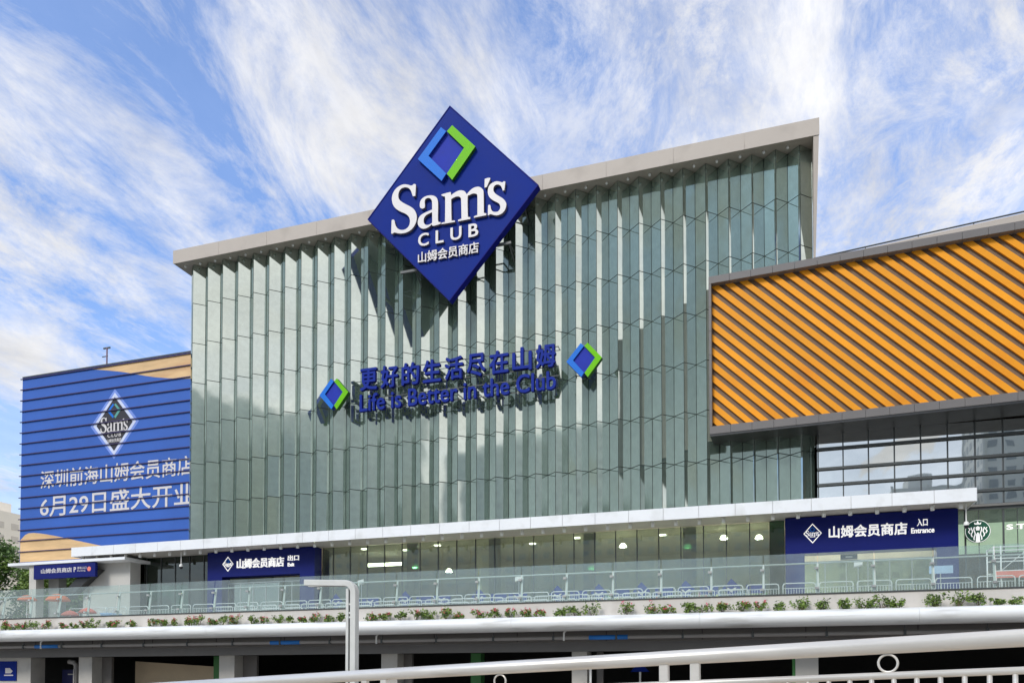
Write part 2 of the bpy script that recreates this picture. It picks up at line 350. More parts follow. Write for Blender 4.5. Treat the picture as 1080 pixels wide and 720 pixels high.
# solid body behind the pleats
mb = MB()
mb.box(X0+.05, X1-.03, YV+.12, 84, 12.9, 38.0)
mb.build('wall', M_JOINT, store)
seams = [12.6, 16.6, 20.0, 23.48, 26.98, 30.4, 33.84, 37.2]
def pleat_mesh(k, last):
    mb = MB(); xv = X0+k*P; xr = xv+P/2; xn = xv+P; g = .028; e = .024
    for i in range(len(seams)-1):
        z0, z1 = seams[i]+g, seams[i+1]-g
        if i == len(seams)-2: z1 = 37.19
        for (ax, ay, bx_, by) in ((xv, YV, xr, YR), (xr, YR, xn, YV)):
            d = Vector((bx_-ax, by-ay)); d.normalize()
            A = Vector((ax, ay))+d*e; B = Vector((bx_, by))-d*e
            t = rnd.uniform(-.006, .006); s = rnd.uniform(-.005, .005)     # each panel hung a hair out of true
            mb.quad((A.x, A.y+t-s, z0), (B.x, B.y-t-s, z0), (B.x, B.y-t+s, z1), (A.x, A.y+t+s, z1))
    return mb
for k in range(33):
    o = pleat_mesh(k, k == 32).build('facade_pleat', M_FAC, store, fixn=False)
    xv = X0+k*P; j = MB()
    # dark metal backing behind the panel joints, following the pleat
    b = .03
    j.add([(xv, YV+b, 12.6), (xv+P/2, YR+b, 12.6), (xv+P, YV+b, 12.6), (xv, YV+b, 37.2), (xv+P/2, YR+b, 37.2), (xv+P, YV+b, 37.2)], [(0, 1, 4, 3), (1, 2, 5, 4)])
    j.build('joint_backing', M_JOINT, o, fixn=False)
# side wall of the volume, panelled like the front
bx('side_wall', M_FAC, store, X0-.02, X0+.04, YV+.02, 84, 5.2, 37.2)
bx('side_wall', M_FAC, store, X1-.02, X1+.04, YV+.02, 84, 17, 37.2)
# roof
mb = MB(); mb.box(-48.44, 3.43, 54.38, 85, 37.55, 38.33)
roof = mb.build('roof', M_ROOF, store, bevel=.02)
mb = MB(); mb.box(-48.40, 3.39, 54.42, 84.9, 37.21, 37.547); mb.build('soffit', M_SOFFIT, roof)
for i in range(11):
    a = -48.45+i*4.717; bx('fascia_panel', M_ROOF, roof, a+.008, a+4.709, 54.355, 54.378, 37.2, 38.34)
# wedge fin closing the roof edge at its high end
mb = MB(); 
mb.add([(3.06, 54.4, 37.2), (3.06, 55.8, 37.2), (3.06, 55.8, 27.6), (3.06, 55.62, 27.6), (3.40, 54.4, 37.2), (3.30, 55.8, 37.2), (3.12, 55.8, 27.6), (3.12, 55.62, 27.6)],
       [(0, 1, 2, 3), (4, 7, 6, 5), (0, 4, 5, 1), (1, 5, 6, 2), (2, 6, 7, 3), (3, 7, 4, 0)])
mb.build('end_fin', M_ROOF, store)
for k in range(33):
    xr = X0+k*P+P/2-.78
    mb = MB(); mb.lathe((xr+.02, 54.95, 37.05), [(0, .0), (.07, .0), (.09, .05), (.09, .16), (0, .16)], 10)
    mb.build('soffit_light', M_WHITE, roof, True)

# canopy
CX0, CX1 = -57.2, 11.75
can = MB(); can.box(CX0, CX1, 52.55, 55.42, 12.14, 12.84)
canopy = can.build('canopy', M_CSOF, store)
xs = [CX0+i*2.3 for i in range(31)]
for i in range(30):
    a = xs[i]+.012; b = (xs[i+1] if i < 29 else CX1)-.012
    bx('fascia_panel', M_CANOPY, canopy, a, b, 52.49, 52.547, 12.09, 12.88, bevel=.008)
bx('end_panel', M_CANOPY, canopy, CX1-.012, CX1+.03, 52.55, 55.4, 12.09, 12.88)
bx('end_panel', M_CANOPY, canopy, CX0-.03, CX0+.012, 52.55, 55.4, 12.09, 12.88)
x = -56.5
while x < 11.2:
    mb = MB(); mb.lathe((x, 53.1, 11.78), [(0, 0), (.10, 0), (.12, .02), (.12, .36), (0, .36)], 12); mb.build('downlight', M_WHITE, canopy, True)
    x += 1.535

# ground floor glazing of the store, deck at 5.15
DZ = 5.15
def glazing(parent, xa, xb, y, z0, z1, xs, m=M_GLASS, mw=.07):
    bx('glass_front', m, parent, xa, xb, y, y+.02, z0, z1)
    for q in xs: bx('mullion', M_DGREY, parent, q-mw/2, q+mw/2, y-.06, y-.003, z0, z1)
glazing(store, -34.2, .06, 55.5, DZ, 12.13, [-34.15]+[-33.25+1.527*i for i in range(22)])
glazing(store, -53.4, -44.6, 55.5, DZ, 12.13, [-53.35, -51.85, -50.3, -48.8, -47.3, -45.8, -44.65], M_DARKGLASS)
bx('green_glass_pier', M_DARKGLASS, store, .08, 1.05, 55.3, 55.48, DZ, 12.12)
bx('green_glass_pier', M_DARKGLASS, store, -53.35, -51.9, 55.3, 55.43, DZ, 12.12)
for q in (-26.4, -19.6, -12.3, -5.2):
    bx('green_glass_pier', M_DARKGLASS, store, q-.45, q+.45, 55.7, 55.95, DZ, 12.1)
# interior shell
bx('interior_floor', M_DECK, store, -53.4, 3.0, 55.75, 68, DZ-.3, DZ+.01)
bx('interior_ceiling', M_INT, store, -53.4, 3.0, 55.75, 68, 12.2, 12.5)
bx('interior_wall', M_INT, store, -53.4, 3.0, 68, 68.3, DZ, 12.2)
bx('interior_wall', M_INTD, store, -32, -21, 66, 66.3, DZ, 10.2)
bx('interior_wall', M_INT, store, -22.6, -22.2, 60, 66, DZ, 12.2)
for q, yy in ((-31.6, 57.0), (-28.6, 58.5), (-25.2, 57.2), (-17.8, 58.8), (-13.9, 57.4), (-7.6, 58.2)): bx('ceiling_light', M_STRIP, store, q, q+.45, yy, yy+.3, 12.12, 12.198)
for q in (3.0, 5.6, 8.2): bx('ceiling_light', M_STRIP, store, q, q+.5, 57.5, 57.8, 10.92, 10.998)
# warm food counter glow inside near the exit
bx('menu_board', M_LAMPW, store, -32.6, -29.4, 60.0, 60.1, 11.15, 11.42)
bx('counter', M_INTD, store, -33.2, -28.6, 59.8, 61, DZ, 8.2)
# shelving seen through the glass
GOODS = [mat('goods_red', srgb(176, 60, 50), .6), mat('goods_cream', srgb(214, 200, 160), .6), mat('goods_blue', srgb(60, 90, 160), .6), mat('goods_green', srgb(80, 120, 70), .6), mat('goods_brown', srgb(130, 90, 60), .6)]
def shelf(x, y, lab, seed):
    rr = random.Random(seed); t = thing('display_shelf', lab, 'shelf', (x, y, DZ), 'display shelves inside the store')
    mb = MB()
    for a in (-1.2, 1.2): mb.box(x+a-.04, x+a+.04, y-.3, y+.3, DZ+.01, DZ+3.2)
    mb.box(x-1.2, x+1.2, y+.26, y+.3, DZ+.05, DZ+3.2); mb.build('frame', M_DGREY, t)
    for k in range(4):
        z = DZ+.3+k*.75; b = bx('board', M_GALV, t, x-1.158, x+1.158, y-.3, y+.255, z, z+.04)
        g = MB(); q = x-1.1
        while q < x+1.0:
            w_ = rr.uniform(.16, .34); g.box(q, min(q+w_-.02, x+1.12), y-.26, y+.1, z+.042, z+.042+rr.uniform(.25, .6), rr.randint(0, 4)); q += w_
        g.build('goods', GOODS, b)
for i, (qx, qy) in enumerate(((-31, 63), (-27.2, 62), (-19, 61.5), (-15.6, 62.4), (-11.8, 61.2), (-8.2, 62.2), (-4.4, 61.4), (-1.2, 62.6))):
    shelf(qx, qy, '%s tall shelf of goods behind the store glass, counted from the exit portal' % ('first', 'second', 'third', 'fourth', 'fifth', 'sixth', 'seventh', 'eighth')[i], i)
# decals along the glass: blue band with diamonds
for i in range(11):
    xc = -33.0+3.06*i
    mb = MB(); 
    if i % 2 == 0 or i > 6:
        mb.prism([(xc-.62, 7.75), (xc, 7.1), (xc+.62, 7.75), (xc, 8.4)][::-1], 55.474, 55.478)
        mb.box(xc+.95, xc+2.2, 55.474, 55.478, 7.35, 7.95)
    else:
        mb.box(xc-.7, xc+.75, 55.474, 55.478, 7.3, 7.95)
    mb.build('window_decal', M_SIGNBLUE, store)
    text('SAVE', xc-.3, xc+.3, 7.62, 7.82, 55.468, .004, M_LETTER, store, .01) if False else None
    mb = MB(); mb.prism([(xc-.35, 7.78), (xc, 7.45), (xc+.35, 7.78), (xc+.2, 7.78), (xc, 7.6), (xc-.2, 7.78)], 55.468, 55.472); mb.build('decal_mark', M_LETTER, store)

PEND = [(-27.0, 57.6, 10.9, 'first'), (-24.0, 57.4, 10.4, 'second'), (-12.6, 57.8, 10.2, 'third'), (-10.2, 57.6, 11.7, 'fourth'), (-5.5, 57.6, 11.4, 'fifth'), (-3.0, 57.6, 11.9, 'sixth'), (-0.6, 57.4, 11.75, 'seventh')]
for (px, py, pz, nm) in PEND:
    t = thing('pendant_lamp', '%s white dome pendant lamp inside the store window, counted from the exit towards the entrance' % nm, 'lamp', (px, py, pz-.4), 'dome lamps behind the store glass')
    mb = MB(); mb.lathe((px, py, pz-.4), [(.26, 0), (.25, .1), (.2, .2), (.1, .28), (0, .30)], 16); mb.build('shade', M_LAMPW, t, True)
    mb = MB(); mb.tube([(px, py, pz-.1), (px, py, 12.2)], .015, 6); mb.build('cord', M_DGREY, t)
    pl = bpy.data.lights.new('pendant_glow', 'POINT'); pl.energy = 900; pl.color = (1, .94, .84); pl.shadow_soft_size = .04
    po_ = bpy.data.objects.new('pendant_glow', pl); COL.objects.link(po_); po_.location = (px, py, pz-.3)

for px in (4.0, 8.6):
    pl = bpy.data.lights.new('vestibule_glow', 'POINT'); pl.energy = 160; pl.color = (1, .92, .80); pl.shadow_soft_size = .04
    po_ = bpy.data.objects.new('vestibule_glow', pl); COL.objects.link(po_); po_.location = (px, 57.6, 10.3)
# inside of entrance: warm back wall
bx('vestibule_wall', M_INT, store, 1.2, 11.0, 61, 61.2, DZ, 12.0)
bx('vestibule_ceiling', M_INT, store, 1.2, 11.0, 55.6, 60.95, 11.0, 11.2)
bx('vestibule_floor', M_DECK, store, 3.05, 11.0, 55.6, 61, DZ-.2, DZ+.012)

# ------------------------------------------------------------------ portals
def portal(name, label, xa, xb, ja, jb, zh, em, txt, big, cap, small):
    t = thing(name, label, 'entrance portal', ((xa+xb)/2, 54.4, DZ))
    mb = MB(); yf, yb = 54.4, 55.44
    mb.add([(xa, yf, DZ), (ja, yf, DZ), (ja, yf, zh), (jb, yf, zh), (jb, yf, DZ), (xb, yf, DZ), (xb, yf, 12.08), (xa, yf, 12.08),
            (xa, yb, DZ), (ja, yb, DZ), (ja, yb, zh), (jb, yb, zh), (jb, yb, DZ), (xb, yb, DZ), (xb, yb, 12.08), (xa, yb, 12.08)],
           [(0, 1, 2, 7), (2, 3, 6, 7), (3, 4, 5, 6), (15, 10, 9, 8), (15, 14, 11, 10), (14, 13, 12, 11), (0, 7, 15, 8), (5, 13, 14, 6), (6, 14, 15, 7), (1, 9, 10, 2), (2, 10, 11, 3), (3, 11, 12, 4)])
    mb.build('frame', M_PORTAL, t)
    # emblem: outlined diamond
    cx, cz, r = em
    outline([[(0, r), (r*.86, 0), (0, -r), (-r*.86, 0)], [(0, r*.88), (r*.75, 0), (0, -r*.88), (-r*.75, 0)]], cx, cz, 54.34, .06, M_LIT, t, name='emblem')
    q = r/7.4*.9
    outline([BLUE_L], cx, cz-.04, 54.35, .05, M_LBLUE, t, q, name='emblem'); outline([GREEN_L], cx, cz-.04, 54.35, .05, M_LBLUE, t, q, name='emblem')
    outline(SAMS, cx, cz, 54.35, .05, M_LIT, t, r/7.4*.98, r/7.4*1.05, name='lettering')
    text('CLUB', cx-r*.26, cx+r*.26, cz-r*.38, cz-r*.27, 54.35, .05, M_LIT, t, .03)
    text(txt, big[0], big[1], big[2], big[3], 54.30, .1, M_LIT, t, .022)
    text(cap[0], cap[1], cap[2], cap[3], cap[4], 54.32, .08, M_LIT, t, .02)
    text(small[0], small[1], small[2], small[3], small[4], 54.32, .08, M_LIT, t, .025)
    # sliding glass doors set back in the opening
    n = 6; w = (jb-ja)/n
    for i in range(n):
        d = bx('door', M_GLASS, t, ja+i*w+.03, ja+(i+1)*w-.03, 55.2, 55.22, DZ, zh-.55)
        bx('door_frame', M_STEEL, d, ja+i*w-.03, ja+i*w+.029, 55.17, 55.25, DZ, zh-.5)
    bx('transom', M_STEEL, t, ja+.002, jb-.002, 55.15, 55.27, zh-.5, zh-.42)
    return t
ent = portal('entrance_portal', 'wide navy portal with white lettering and the word Entrance', 1.08, 11.15, 2.25, 9.95, 9.7,
       (2.75, 11.0, .65), CJK, (3.72, 8.3, 10.62, 11.40), ('入口', 8.85, 9.45, 11.10, 11.56), ('Entrance', 8.52, 9.82, 10.66, 11.0))
portal('exit_portal', 'narrower navy portal with white lettering and the word Exit', -44.55, -34.3, -43.1, -35.65, 10.0,
       (-42.5, 11.05, .62), CJK, (-41.6, -37.1, 10.62, 11.42), ('出口', -36.75, -35.72, 11.05, 11.5), ('Exit', -36.75, -36.15, 10.6, 10.9))
# black exit box sign hanging in the entrance
t = thing('hanging_sign', 'small black box sign hanging under the entrance header', 'sign', (5.0, 54.9, 9.5))
bx('box', M_BLACK, t, 4.45, 5.45, 54.8, 54.95, 9.28, 9.6); bx('display', M_COLUMN, t, 4.75, 5.15, 54.79, 54.797, 9.39, 9.48)
for q in (4.6, 5.3): bx('hanger', M_DGREY, t, q-.01, q+.01, 54.86, 54.88, 9.6, 9.69)

# ------------------------------------------------------------------ diamond sign on the roof edge
SX, SZ, SY = -22.25, 36.85, 53.2
t = thing('diamond_sign', 'huge blue diamond sign with white lettering mounted at the roof edge', 'sign', (SX, SY, SZ))
mb = MB(); poly = [(SX, SZ+7.36), (SX-6.83, SZ), (SX, SZ-7.38), (SX+6.86, SZ)]
mb.prism(poly, SY, SY+.55)
pan = mb.build('panel', [M_SIGNBLUE, M_SIGNSIDE, M_BACK], t)
for p in pan.data.polygons: p.material_index = 0 if p.normal.y < -.7 else 2 if p.normal.y > .7 else 1
mb = MB()     # thin raised rim around the face
for i in range(4):
    a = Vector((poly[i][0], 0, poly[i][1])); b = Vector((poly[(i+1) % 4][0], 0, poly[(i+1) % 4][1])); c = Vector((SX, 0, SZ))
    a2 = a+(c-a).normalized()*.09; b2 = b+(c-b).normalized()*.09
    mb.add([(a.x, SY-.04, a.z), (b.x, SY-.04, b.z), (b2.x, SY-.04, b2.z), (a2.x, SY-.04, a2.z), (a.x, SY-.002, a.z), (b.x, SY-.002, b.z), (b2.x, SY-.002, b2.z), (a2.x, SY-.002, a2.z)],
           [(0, 1, 2, 3), (4, 7, 6, 5), (0, 4, 5, 1), (1, 5, 6, 2), (2, 6, 7, 3), (3, 7, 4, 0)])
mb.build('rim', M_SIGNSIDE, t)
outline([SQ_L], SX, SZ, SY-.06, .057, M_SQUARE, t, name='emblem')
M_DKG = mat('logo_green_shaded_side', srgb(40, 92, 10), .45); M_DKB = mat('logo_blue_shaded_side', srgb(28, 52, 150), .45); M_LETEDGE = mat('letter_return_shaded', srgb(120, 112, 120), .5)  # shade of the raised sides put into darker colours
outline([BLUE_L], SX, SZ, SY-.3, .297, [M_LBLUE, M_DKB], t, name='emblem')
outline([GREEN_L], SX, SZ, SY-.3, .297, [M_GREEN, M_DKG], t, name='emblem')
outline(SAMS, SX, SZ, SY-.24, .237, [M_LETTER, M_LETEDGE], t)
for ch, xa, xb in (('C', -2.48, -1.60), ('L', -1.06, -.40), ('U', .13, 1.02), ('B', 1.56, 2.34)):
    text(ch, SX+xa, SX+xb, SZ-2.98, SZ-2.0, SY-.2, .197, [M_LETTER, M_LETEDGE], t, .022)
text(CJK, SX-2.5, SX+2.36, SZ-4.22, SZ-3.38, SY-.18, .177, [M_LETTER, M_LETEDGE], t, .022)
for (xa, za) in ((SX-3.6, 32.6), (SX+3.9, 33.4), (SX-4.9, 36.4), (SX+4.9, 36.6)):      # steel brackets back to the wall
    bx('bracket', M_DGREY, t, xa-.7, xa+.7, SY+.55, SY+.72, za-.09, za+.09)
    bx('bracket_arm', M_DGREY, t, xa+.4, xa+.52, SY+.72, YV+.1, za-.07, za+.07) if False else None
    mb = MB(); mb.tube([(xa+.5, SY+.6, za), (xa+.5, YV, za)], .06, 8); mb.tube([(xa+.5, SY+.6, za), (xa+.5, YV, za-1.0)], .05, 8); mb.build('bracket_arm', M_DGREY, t)

# ------------------------------------------------------------------ slogan lettering and wall emblems
t = thing('slogan_lettering', 'two lines of blue raised slogan letters on rails across the pleated wall', 'sign', (-22.3, 54.6, 24))
M_SLOG = [M_LETSIDE, M_SIGNSIDE, M_BACK]
for i, ch in enumerate('更好的生活尽在山姆'):
    xa = -30.28+i*1.792
    text(ch, xa, xa+1.5, 24.06, 25.80, 54.28, .3, M_SLOG, t, .03)
text('Life is Better in the Club', -30.32, -14.42, 22.42, 23.80, 54.3, .28, M_SLOG, t, .02)
for z in (25.62, 24.2, 23.5, 22.6): bx('mounting_rail', M_DGREY, t, -30.5, -14.3, 54.6, 54.66, z-.025, z+.025)
for i in range(12):
    xa = -30.3+i*1.45
    bx('rail_stud', M_DGREY, t, xa-.02, xa+.02, 54.661, 55.5, 25.6, 25.64); bx('rail_stud', M_DGREY, t, xa-.02, xa+.02, 54.661, 55.5, 22.58, 22.62)
for cx, cz, lab in ((-32.48, 24.05, 'blue and green diamond emblem before the first slogan letter'), (-12.3, 24.2, 'blue and green diamond emblem after the last slogan letter')):
    t = thing('wall_emblem', lab, 'emblem', (cx, 54.4, cz), 'diamond emblems flanking the slogan')
    q = .56; dx = 0.09*q; dz = 3.64
    def shift(l): return [(x+.16, z-dz) for x, z in l]
    outline([shift(SQ_L)], cx, cz, 54.22, .1, M_SIGNBLUE if False else M_SQUARE, t, q, .6, name='square')
    outline([shift(BLUE_L)], cx, cz, 54.1, .4, [M_LBLUE, M_DKB, M_BACK], t, q, .6, name='chevron')
    outline([shift(GREEN_L)], cx, cz, 54.1, .4, [M_GREEN, M_DKG, M_BACK], t, q, .6, name='chevron')
    bx('bracket', M_DGREY, t, cx-.05, cx+.05, 54.5, 55.4, cz-.05, cz+.05)

# ------------------------------------------------------------------ banner block
bl = thing('banner_building', 'lower block carrying the big blue opening banner beside the tall store', 'building', (-58, 66, 0))
bx('wall', M_ROOF, bl, -69.6, -47.72, 58.15, 78, 12.9, 31.15)
bx('roof_edge', M_DGREY, bl, -69.7, -47.72, 57.95, 78, 31.151, 31.25)
t = thing('opening_banner', 'big blue opening banner with white date lettering and black diamond', 'banner', (-59, 58, 22))
bx('panel', M_BANNER, t, -69.7, -47.72, 58.0, 58.12, 12.9, 31.14)
def polyprint(pts, y, m, nm):
    outline([smooth_loop(pts, 40)], 0, 0, y, .003, m, t, name=nm)
polyprint([(-61.7, 31.1), (-58, 31.1), (-47.75, 31.1), (-47.75, 28.6), (-50, 28.75), (-53.5, 29.3), (-57.5, 30.3)], 57.993, M_PETAL, 'printed_petal')
polyprint([(-69.65, 12.95), (-69.65, 15.1), (-68.6, 15.75), (-66.2, 15.5), (-62.5, 14.7), (-58.5, 13.8), (-55.8, 12.95)], 57.993, M_PETAL, 'printed_petal')
M_HALO = mat('banner_halo', srgb(206, 214, 238), .55); M_HALO2 = mat('banner_halo_soft', srgb(118, 146, 222), .55)
cx, cz = -58.2, 25.45; r = 2.55
polyprint([(cx, cz+r*1.30), (cx+r*1.12, cz), (cx, cz-r*1.30), (cx-r*1.12, cz)], 57.994, M_HALO2, 'halo')
outline([[(0, r*1.16), (r*.99, 0), (0, -r*1.16), (-r*.99, 0)]], cx, cz, 57.990, .003, M_HALO, t, name='halo')
outline([[(0, r), (r*.84, 0), (0, -r), (-r*.84, 0)]], cx, cz, 57.985, .003, M_BLACK, t, name='diamond')
q = r/7.4
outline([BLUE_L], cx, cz, 57.981, .003, M_LBLUE, t, q, name='emblem'); outline([GREEN_L], cx, cz, 57.981, .003, mat('print_teal', srgb(84, 160, 150), .5), t, q, name='emblem')
outline(SAMS, cx, cz-.05, 57.979, .003, M_LETTER, t, q*1.02, q*1.15)
text('CLUB', cx-.8, cx+.8, cz-1.22, cz-.85, 57.979, .003, M_LETTER, t, .02, spacing=1.3)
text(CJK, cx-.85, cx+.85, cz-1.72, cz-1.38, 57.979, .003, M_LETTER, t, .02)
text('深圳前海山姆会员商店', -67.15, -49.2, 19.95, 21.72, 57.972, .02, [M_LETTER, M_LETEDGE], t, .014)
text('6月29日盛大开业', -67.15, -49.0, 17.2, 19.25, 57.972, .02, [M_LETTER, M_LETEDGE], t, .014)
z = 31.0
i = 0
while z > 12.9:
    bx('louvre_fin', M_FIN, t, -69.85, -47.74, 57.87, 57.975, z-.035, z+.035)
    z -= 1.066; i += 1
t = thing('roof_antenna', 'thin red and white antenna mast standing on the banner block roof', 'antenna', (-63.3, 62, 31.25))
mb = MB(); mb.tube([(-63.3, 62, 31.25), (-63.3, 62, 35.0)], .07, 8); mb.build('mast', mat('antenna_red', srgb(122, 92, 108), .5), t)
mb = MB(); mb.box(-63.75, -62.9, 61.95, 62.05, 34.85, 35.0); mb.build('crossbar', M_DGREY, t); mb = MB(); mb.box(-63.9, -63.2, 61.97, 62.03, 34.05, 34.13); mb.build('crossbar', M_DGREY, t)

# ------------------------------------------------------------------ mall wing with the orange box
wing = thing('mall_wing', 'wing with orange diagonal slats over dark banded windows', 'building', (12, 60, 0))
O = Vector((-3.65, 53.6, 0)); ang = R(-3.0); dx = Vector((math.cos(ang), math.sin(ang), 0)); dy = Vector((-math.sin(ang), math.cos(ang), 0))
def loc(u, w, z): return tuple(O+dx*u+dy*w+Vector((0, 0, z)))
def obox(mb, u0, u1, w0, w1, z0, z1, mi=0):
    mb.add([loc(u0, w0, z0), loc(u1, w0, z0), loc(u1, w1, z0), loc(u0, w1, z0), loc(u0, w0, z1), loc(u1, w0, z1), loc(u1, w1, z1), loc(u0, w1, z1)],
           [(0, 3, 2, 1), (4, 5, 6, 7), (0, 1, 5, 4), (1, 2, 6, 5), (2, 3, 7, 6), (3, 0, 4, 7)], mi)
U1 = 30.0; ZB, ZT = 17.86, 28.5; ib, it_, il = 18.38, 28.02, .17
sp = MB()
pitch = .935; wd = .495; H = it_-ib
def clip_slat(c, wdt):
    """the band  c <= (u + (z-ib)) <= c+wdt  clipped to the opening"""
    lo, hi = c, c+wdt
    poly = [(il, ib), (U1-.2, ib), (U1-.2, it_), (il, it_)]
    def cut(poly, f):
        out = []
        for i in range(len(poly)):
            a, b = poly[i], poly[(i+1) % len(poly)]; fa, fb = f(a), f(b)
            if fa >= 0: out.append(a)
            if fa*fb < 0:
                k = fa/(fa-fb); out.append((a[0]+(b[0]-a[0])*k, a[1]+(b[1]-a[1])*k))
        return out
    g = lambda p: p[0]+(p[1]-ib)*1.02
    poly = cut(poly, lambda p: g(p)-lo)
    return cut(poly, lambda p: hi-g(p)) if poly else []
c = -.35
while c < U1+H*1.02:
    pl = clip_slat(c, wd)
    if len(pl) >= 3:
        n = len(pl)
        sp.add([loc(u, .41, z) for u, z in pl]+[loc(u, .55, z) for u, z in pl], [tuple(range(n)), tuple(range(2*n-1, n-1, -1))]+[(i, n+i, n+(i+1) % n, (i+1) % n) for i in range(n)])
    c += pitch
sp.build('slat_panel', M_ORANGE, wing)
mb = MB(); obox(mb, .02, U1, .60, 14, ZB+.03, ZT-.02); mb.build('slat_backing', M_SLATBACK, wing); mb = MB(); obox(mb, 0., .019, .60, 14, ZB+.03, ZT-.02); mb.build('side_cladding', M_ROOF, wing)
# frame, in lengths with joints
fr = MB()
u = 0.0
while u < U1:
    u2 = min(u+1.36, U1)
    obox(fr, u+.006, u2-.006, -.02, .596, it_, ZT); obox(fr, u+.006, u2-.006, -.02, .596, ZB, ib)
    u = u2
z = ib
while z < it_-.01:
    z2 = min(z+1.61, it_); obox(fr, 0, il, -.02, .596, z+.006, z2-.006); z = z2
fr.build('box_frame', M_GREYFR, wing, bevel=.01)
mb = MB(); a0, a1 = 6.5, U1
def pz(u): return ZT+.02+(u-a0)*.048
mb.add([loc(a0, .3, ZT-.01), loc(a1, .3, ZT-.01), loc(a1, .8, ZT-.01), loc(a0, .8, ZT-.01), loc(a0, .3, pz(a0)), loc(a1, .3, pz(a1)), loc(a1, .8, pz(a1)), loc(a0, .8, pz(a0))],
       [(0, 3, 2, 1), (4, 5, 6, 7), (0, 1, 5, 4), (1, 2, 6, 5), (2, 3, 7, 6), (3, 0, 4, 7)]); mb.build('parapet', M_ROOF, wing)
rail = MB(); rail.tube([loc(a0+.1, .5, pz(a0)+.2), loc(U1, .5, pz(a1)+.2)], .05, 8)
for q in range(8): rail.tube([loc(a0+.15+q*3.0, .5, ZT), loc(a0+.15+q*3.0, .5, pz(a0+.15+q*3.0)+.2)], .035, 6)
rail.build('roof_rail', M_DGREY, wing)
mb = MB(); obox(mb, .03, U1, .02, 2.6, ZB-.14, ZB-.003); mb.build('soffit', M_BLACKSOF, wing)
# glazed storeys below
GX0, GX1 = 3.14, 27.0
bx('glass_front', M_RGLASS, wing, GX0, GX1, 55.5, 55.53, 12.45, 17.72)
for i in range(17):
    q = 3.2+i*1.527
    bx('mullion', M_DGREY, wing, q-.035, q+.035, 55.42, 55.497, 12.45, 17.72)
for z in (16.72, 15.40, 14.34, 13.28):
    bx('transom', M_DGREY, wing, GX0+.002, GX1, 55.30, 55.418, z-.08, z+.08)
bx('spandrel', M_DGREY, wing, GX0, GX1, 55.35, 55.6, 12.08, 12.447)
bx('spandrel', mat('dark_metal_band', srgb(120, 118, 114), .5), wing, CX1+.05, GX1, 55.2, 55.349, 12.26, 12.4)
bx('dark_core', M_GARAGE, wing, GX0, GX1, 58, 70, 12.45, 17.7)
bx('floor_slab', M_DGREY, wing, GX0, GX1, 55.61, 70, 12.08, 12.44)
# coffee shop storey
bx('shop_glass', clear_glass('coffee_glass', (.80, .86, .80), .06, 0), wing, 11.2, GX1, 55.5, 55.52, DZ, 12.07)
for q in (11.75, 13.84, 15.9, 18.0, 20.1): bx('mullion', M_DGREY, wing, q-.05, q+.05, 55.42, 55.497, DZ, 12.07)
for q in (12.5, 14.6): bx('mullion', M_DGREY, wing, q-.02, q+.02, 55.44, 55.496, DZ, 12.07)
bx('shop_wall', M_PALEINT, wing, 11.2, GX1, 60, 60.2, 9.9, 12.05)
bx('shop_wall', M_INTD, wing, 11.2, GX1, 59.6, 59.8, DZ, 9.95)
bx('shop_floor', M_DECK, wing, 11.2, GX1, 55.6, 60, DZ-.2, DZ+.012)
# round coffee emblem
t = thing('round_shop_sign', 'round green shop emblem with white figure on the coffee shop window', 'sign', (12.38, 55.2, 10.73))
ecx, ecz, er = 12.38, 10.73, .72
disc = lambda r, n=40: [(r*math.cos(2*math.pi*i/n), r*math.sin(2*math.pi*i/n)) for i in range(n)]
outline([disc(er)], ecx, ecz, 55.20, .1, M_CGREEN, t, name='disc')
outline([disc(er*.97), disc(er*.93)], ecx, ecz, 55.192, .006, M_LIT, t, name='ring')  # white marks of the emblem given added glow to brighten them
wv = []
for s in (-1, 1):      # wavy white strands either side, crown and fold at the middle
    for k, (xa, w) in enumerate(((.20, .075), (.36, .075), (.52, .07))):
        zt = .30-.02*k; zb = -.60+.22*k
        L1 = [(s*(xa+.04*math.sin(9*i/10+k)), zt+(zb-zt)*i/10) for i in range(11)]
        wv.append([(x-w/2, z) for x, z in L1]+[(x+w/2, z) for x, z in L1[::-1]])
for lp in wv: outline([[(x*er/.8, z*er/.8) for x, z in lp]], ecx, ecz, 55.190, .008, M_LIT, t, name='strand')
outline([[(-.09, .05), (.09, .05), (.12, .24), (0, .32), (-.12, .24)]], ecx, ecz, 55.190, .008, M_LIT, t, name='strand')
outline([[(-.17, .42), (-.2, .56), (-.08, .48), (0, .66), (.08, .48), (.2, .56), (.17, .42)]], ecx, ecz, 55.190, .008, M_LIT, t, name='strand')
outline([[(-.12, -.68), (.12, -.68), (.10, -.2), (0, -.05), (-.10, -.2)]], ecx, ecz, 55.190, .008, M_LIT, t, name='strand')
t = thing('shop_lettering', 'white raised capitals of the coffee shop name on its window', 'sign', (16, 55.2, 10.9))
text('STARBUCKS', 13.95, 19.8, 10.74, 11.06, 55.2, .1, M_LIT, t, .012, spacing=1.35)  # capitals carry the same added glow
bx('rail', M_STEEL, t, 13.9, 19.9, 55.301, 55.34, 10.8, 10.84)

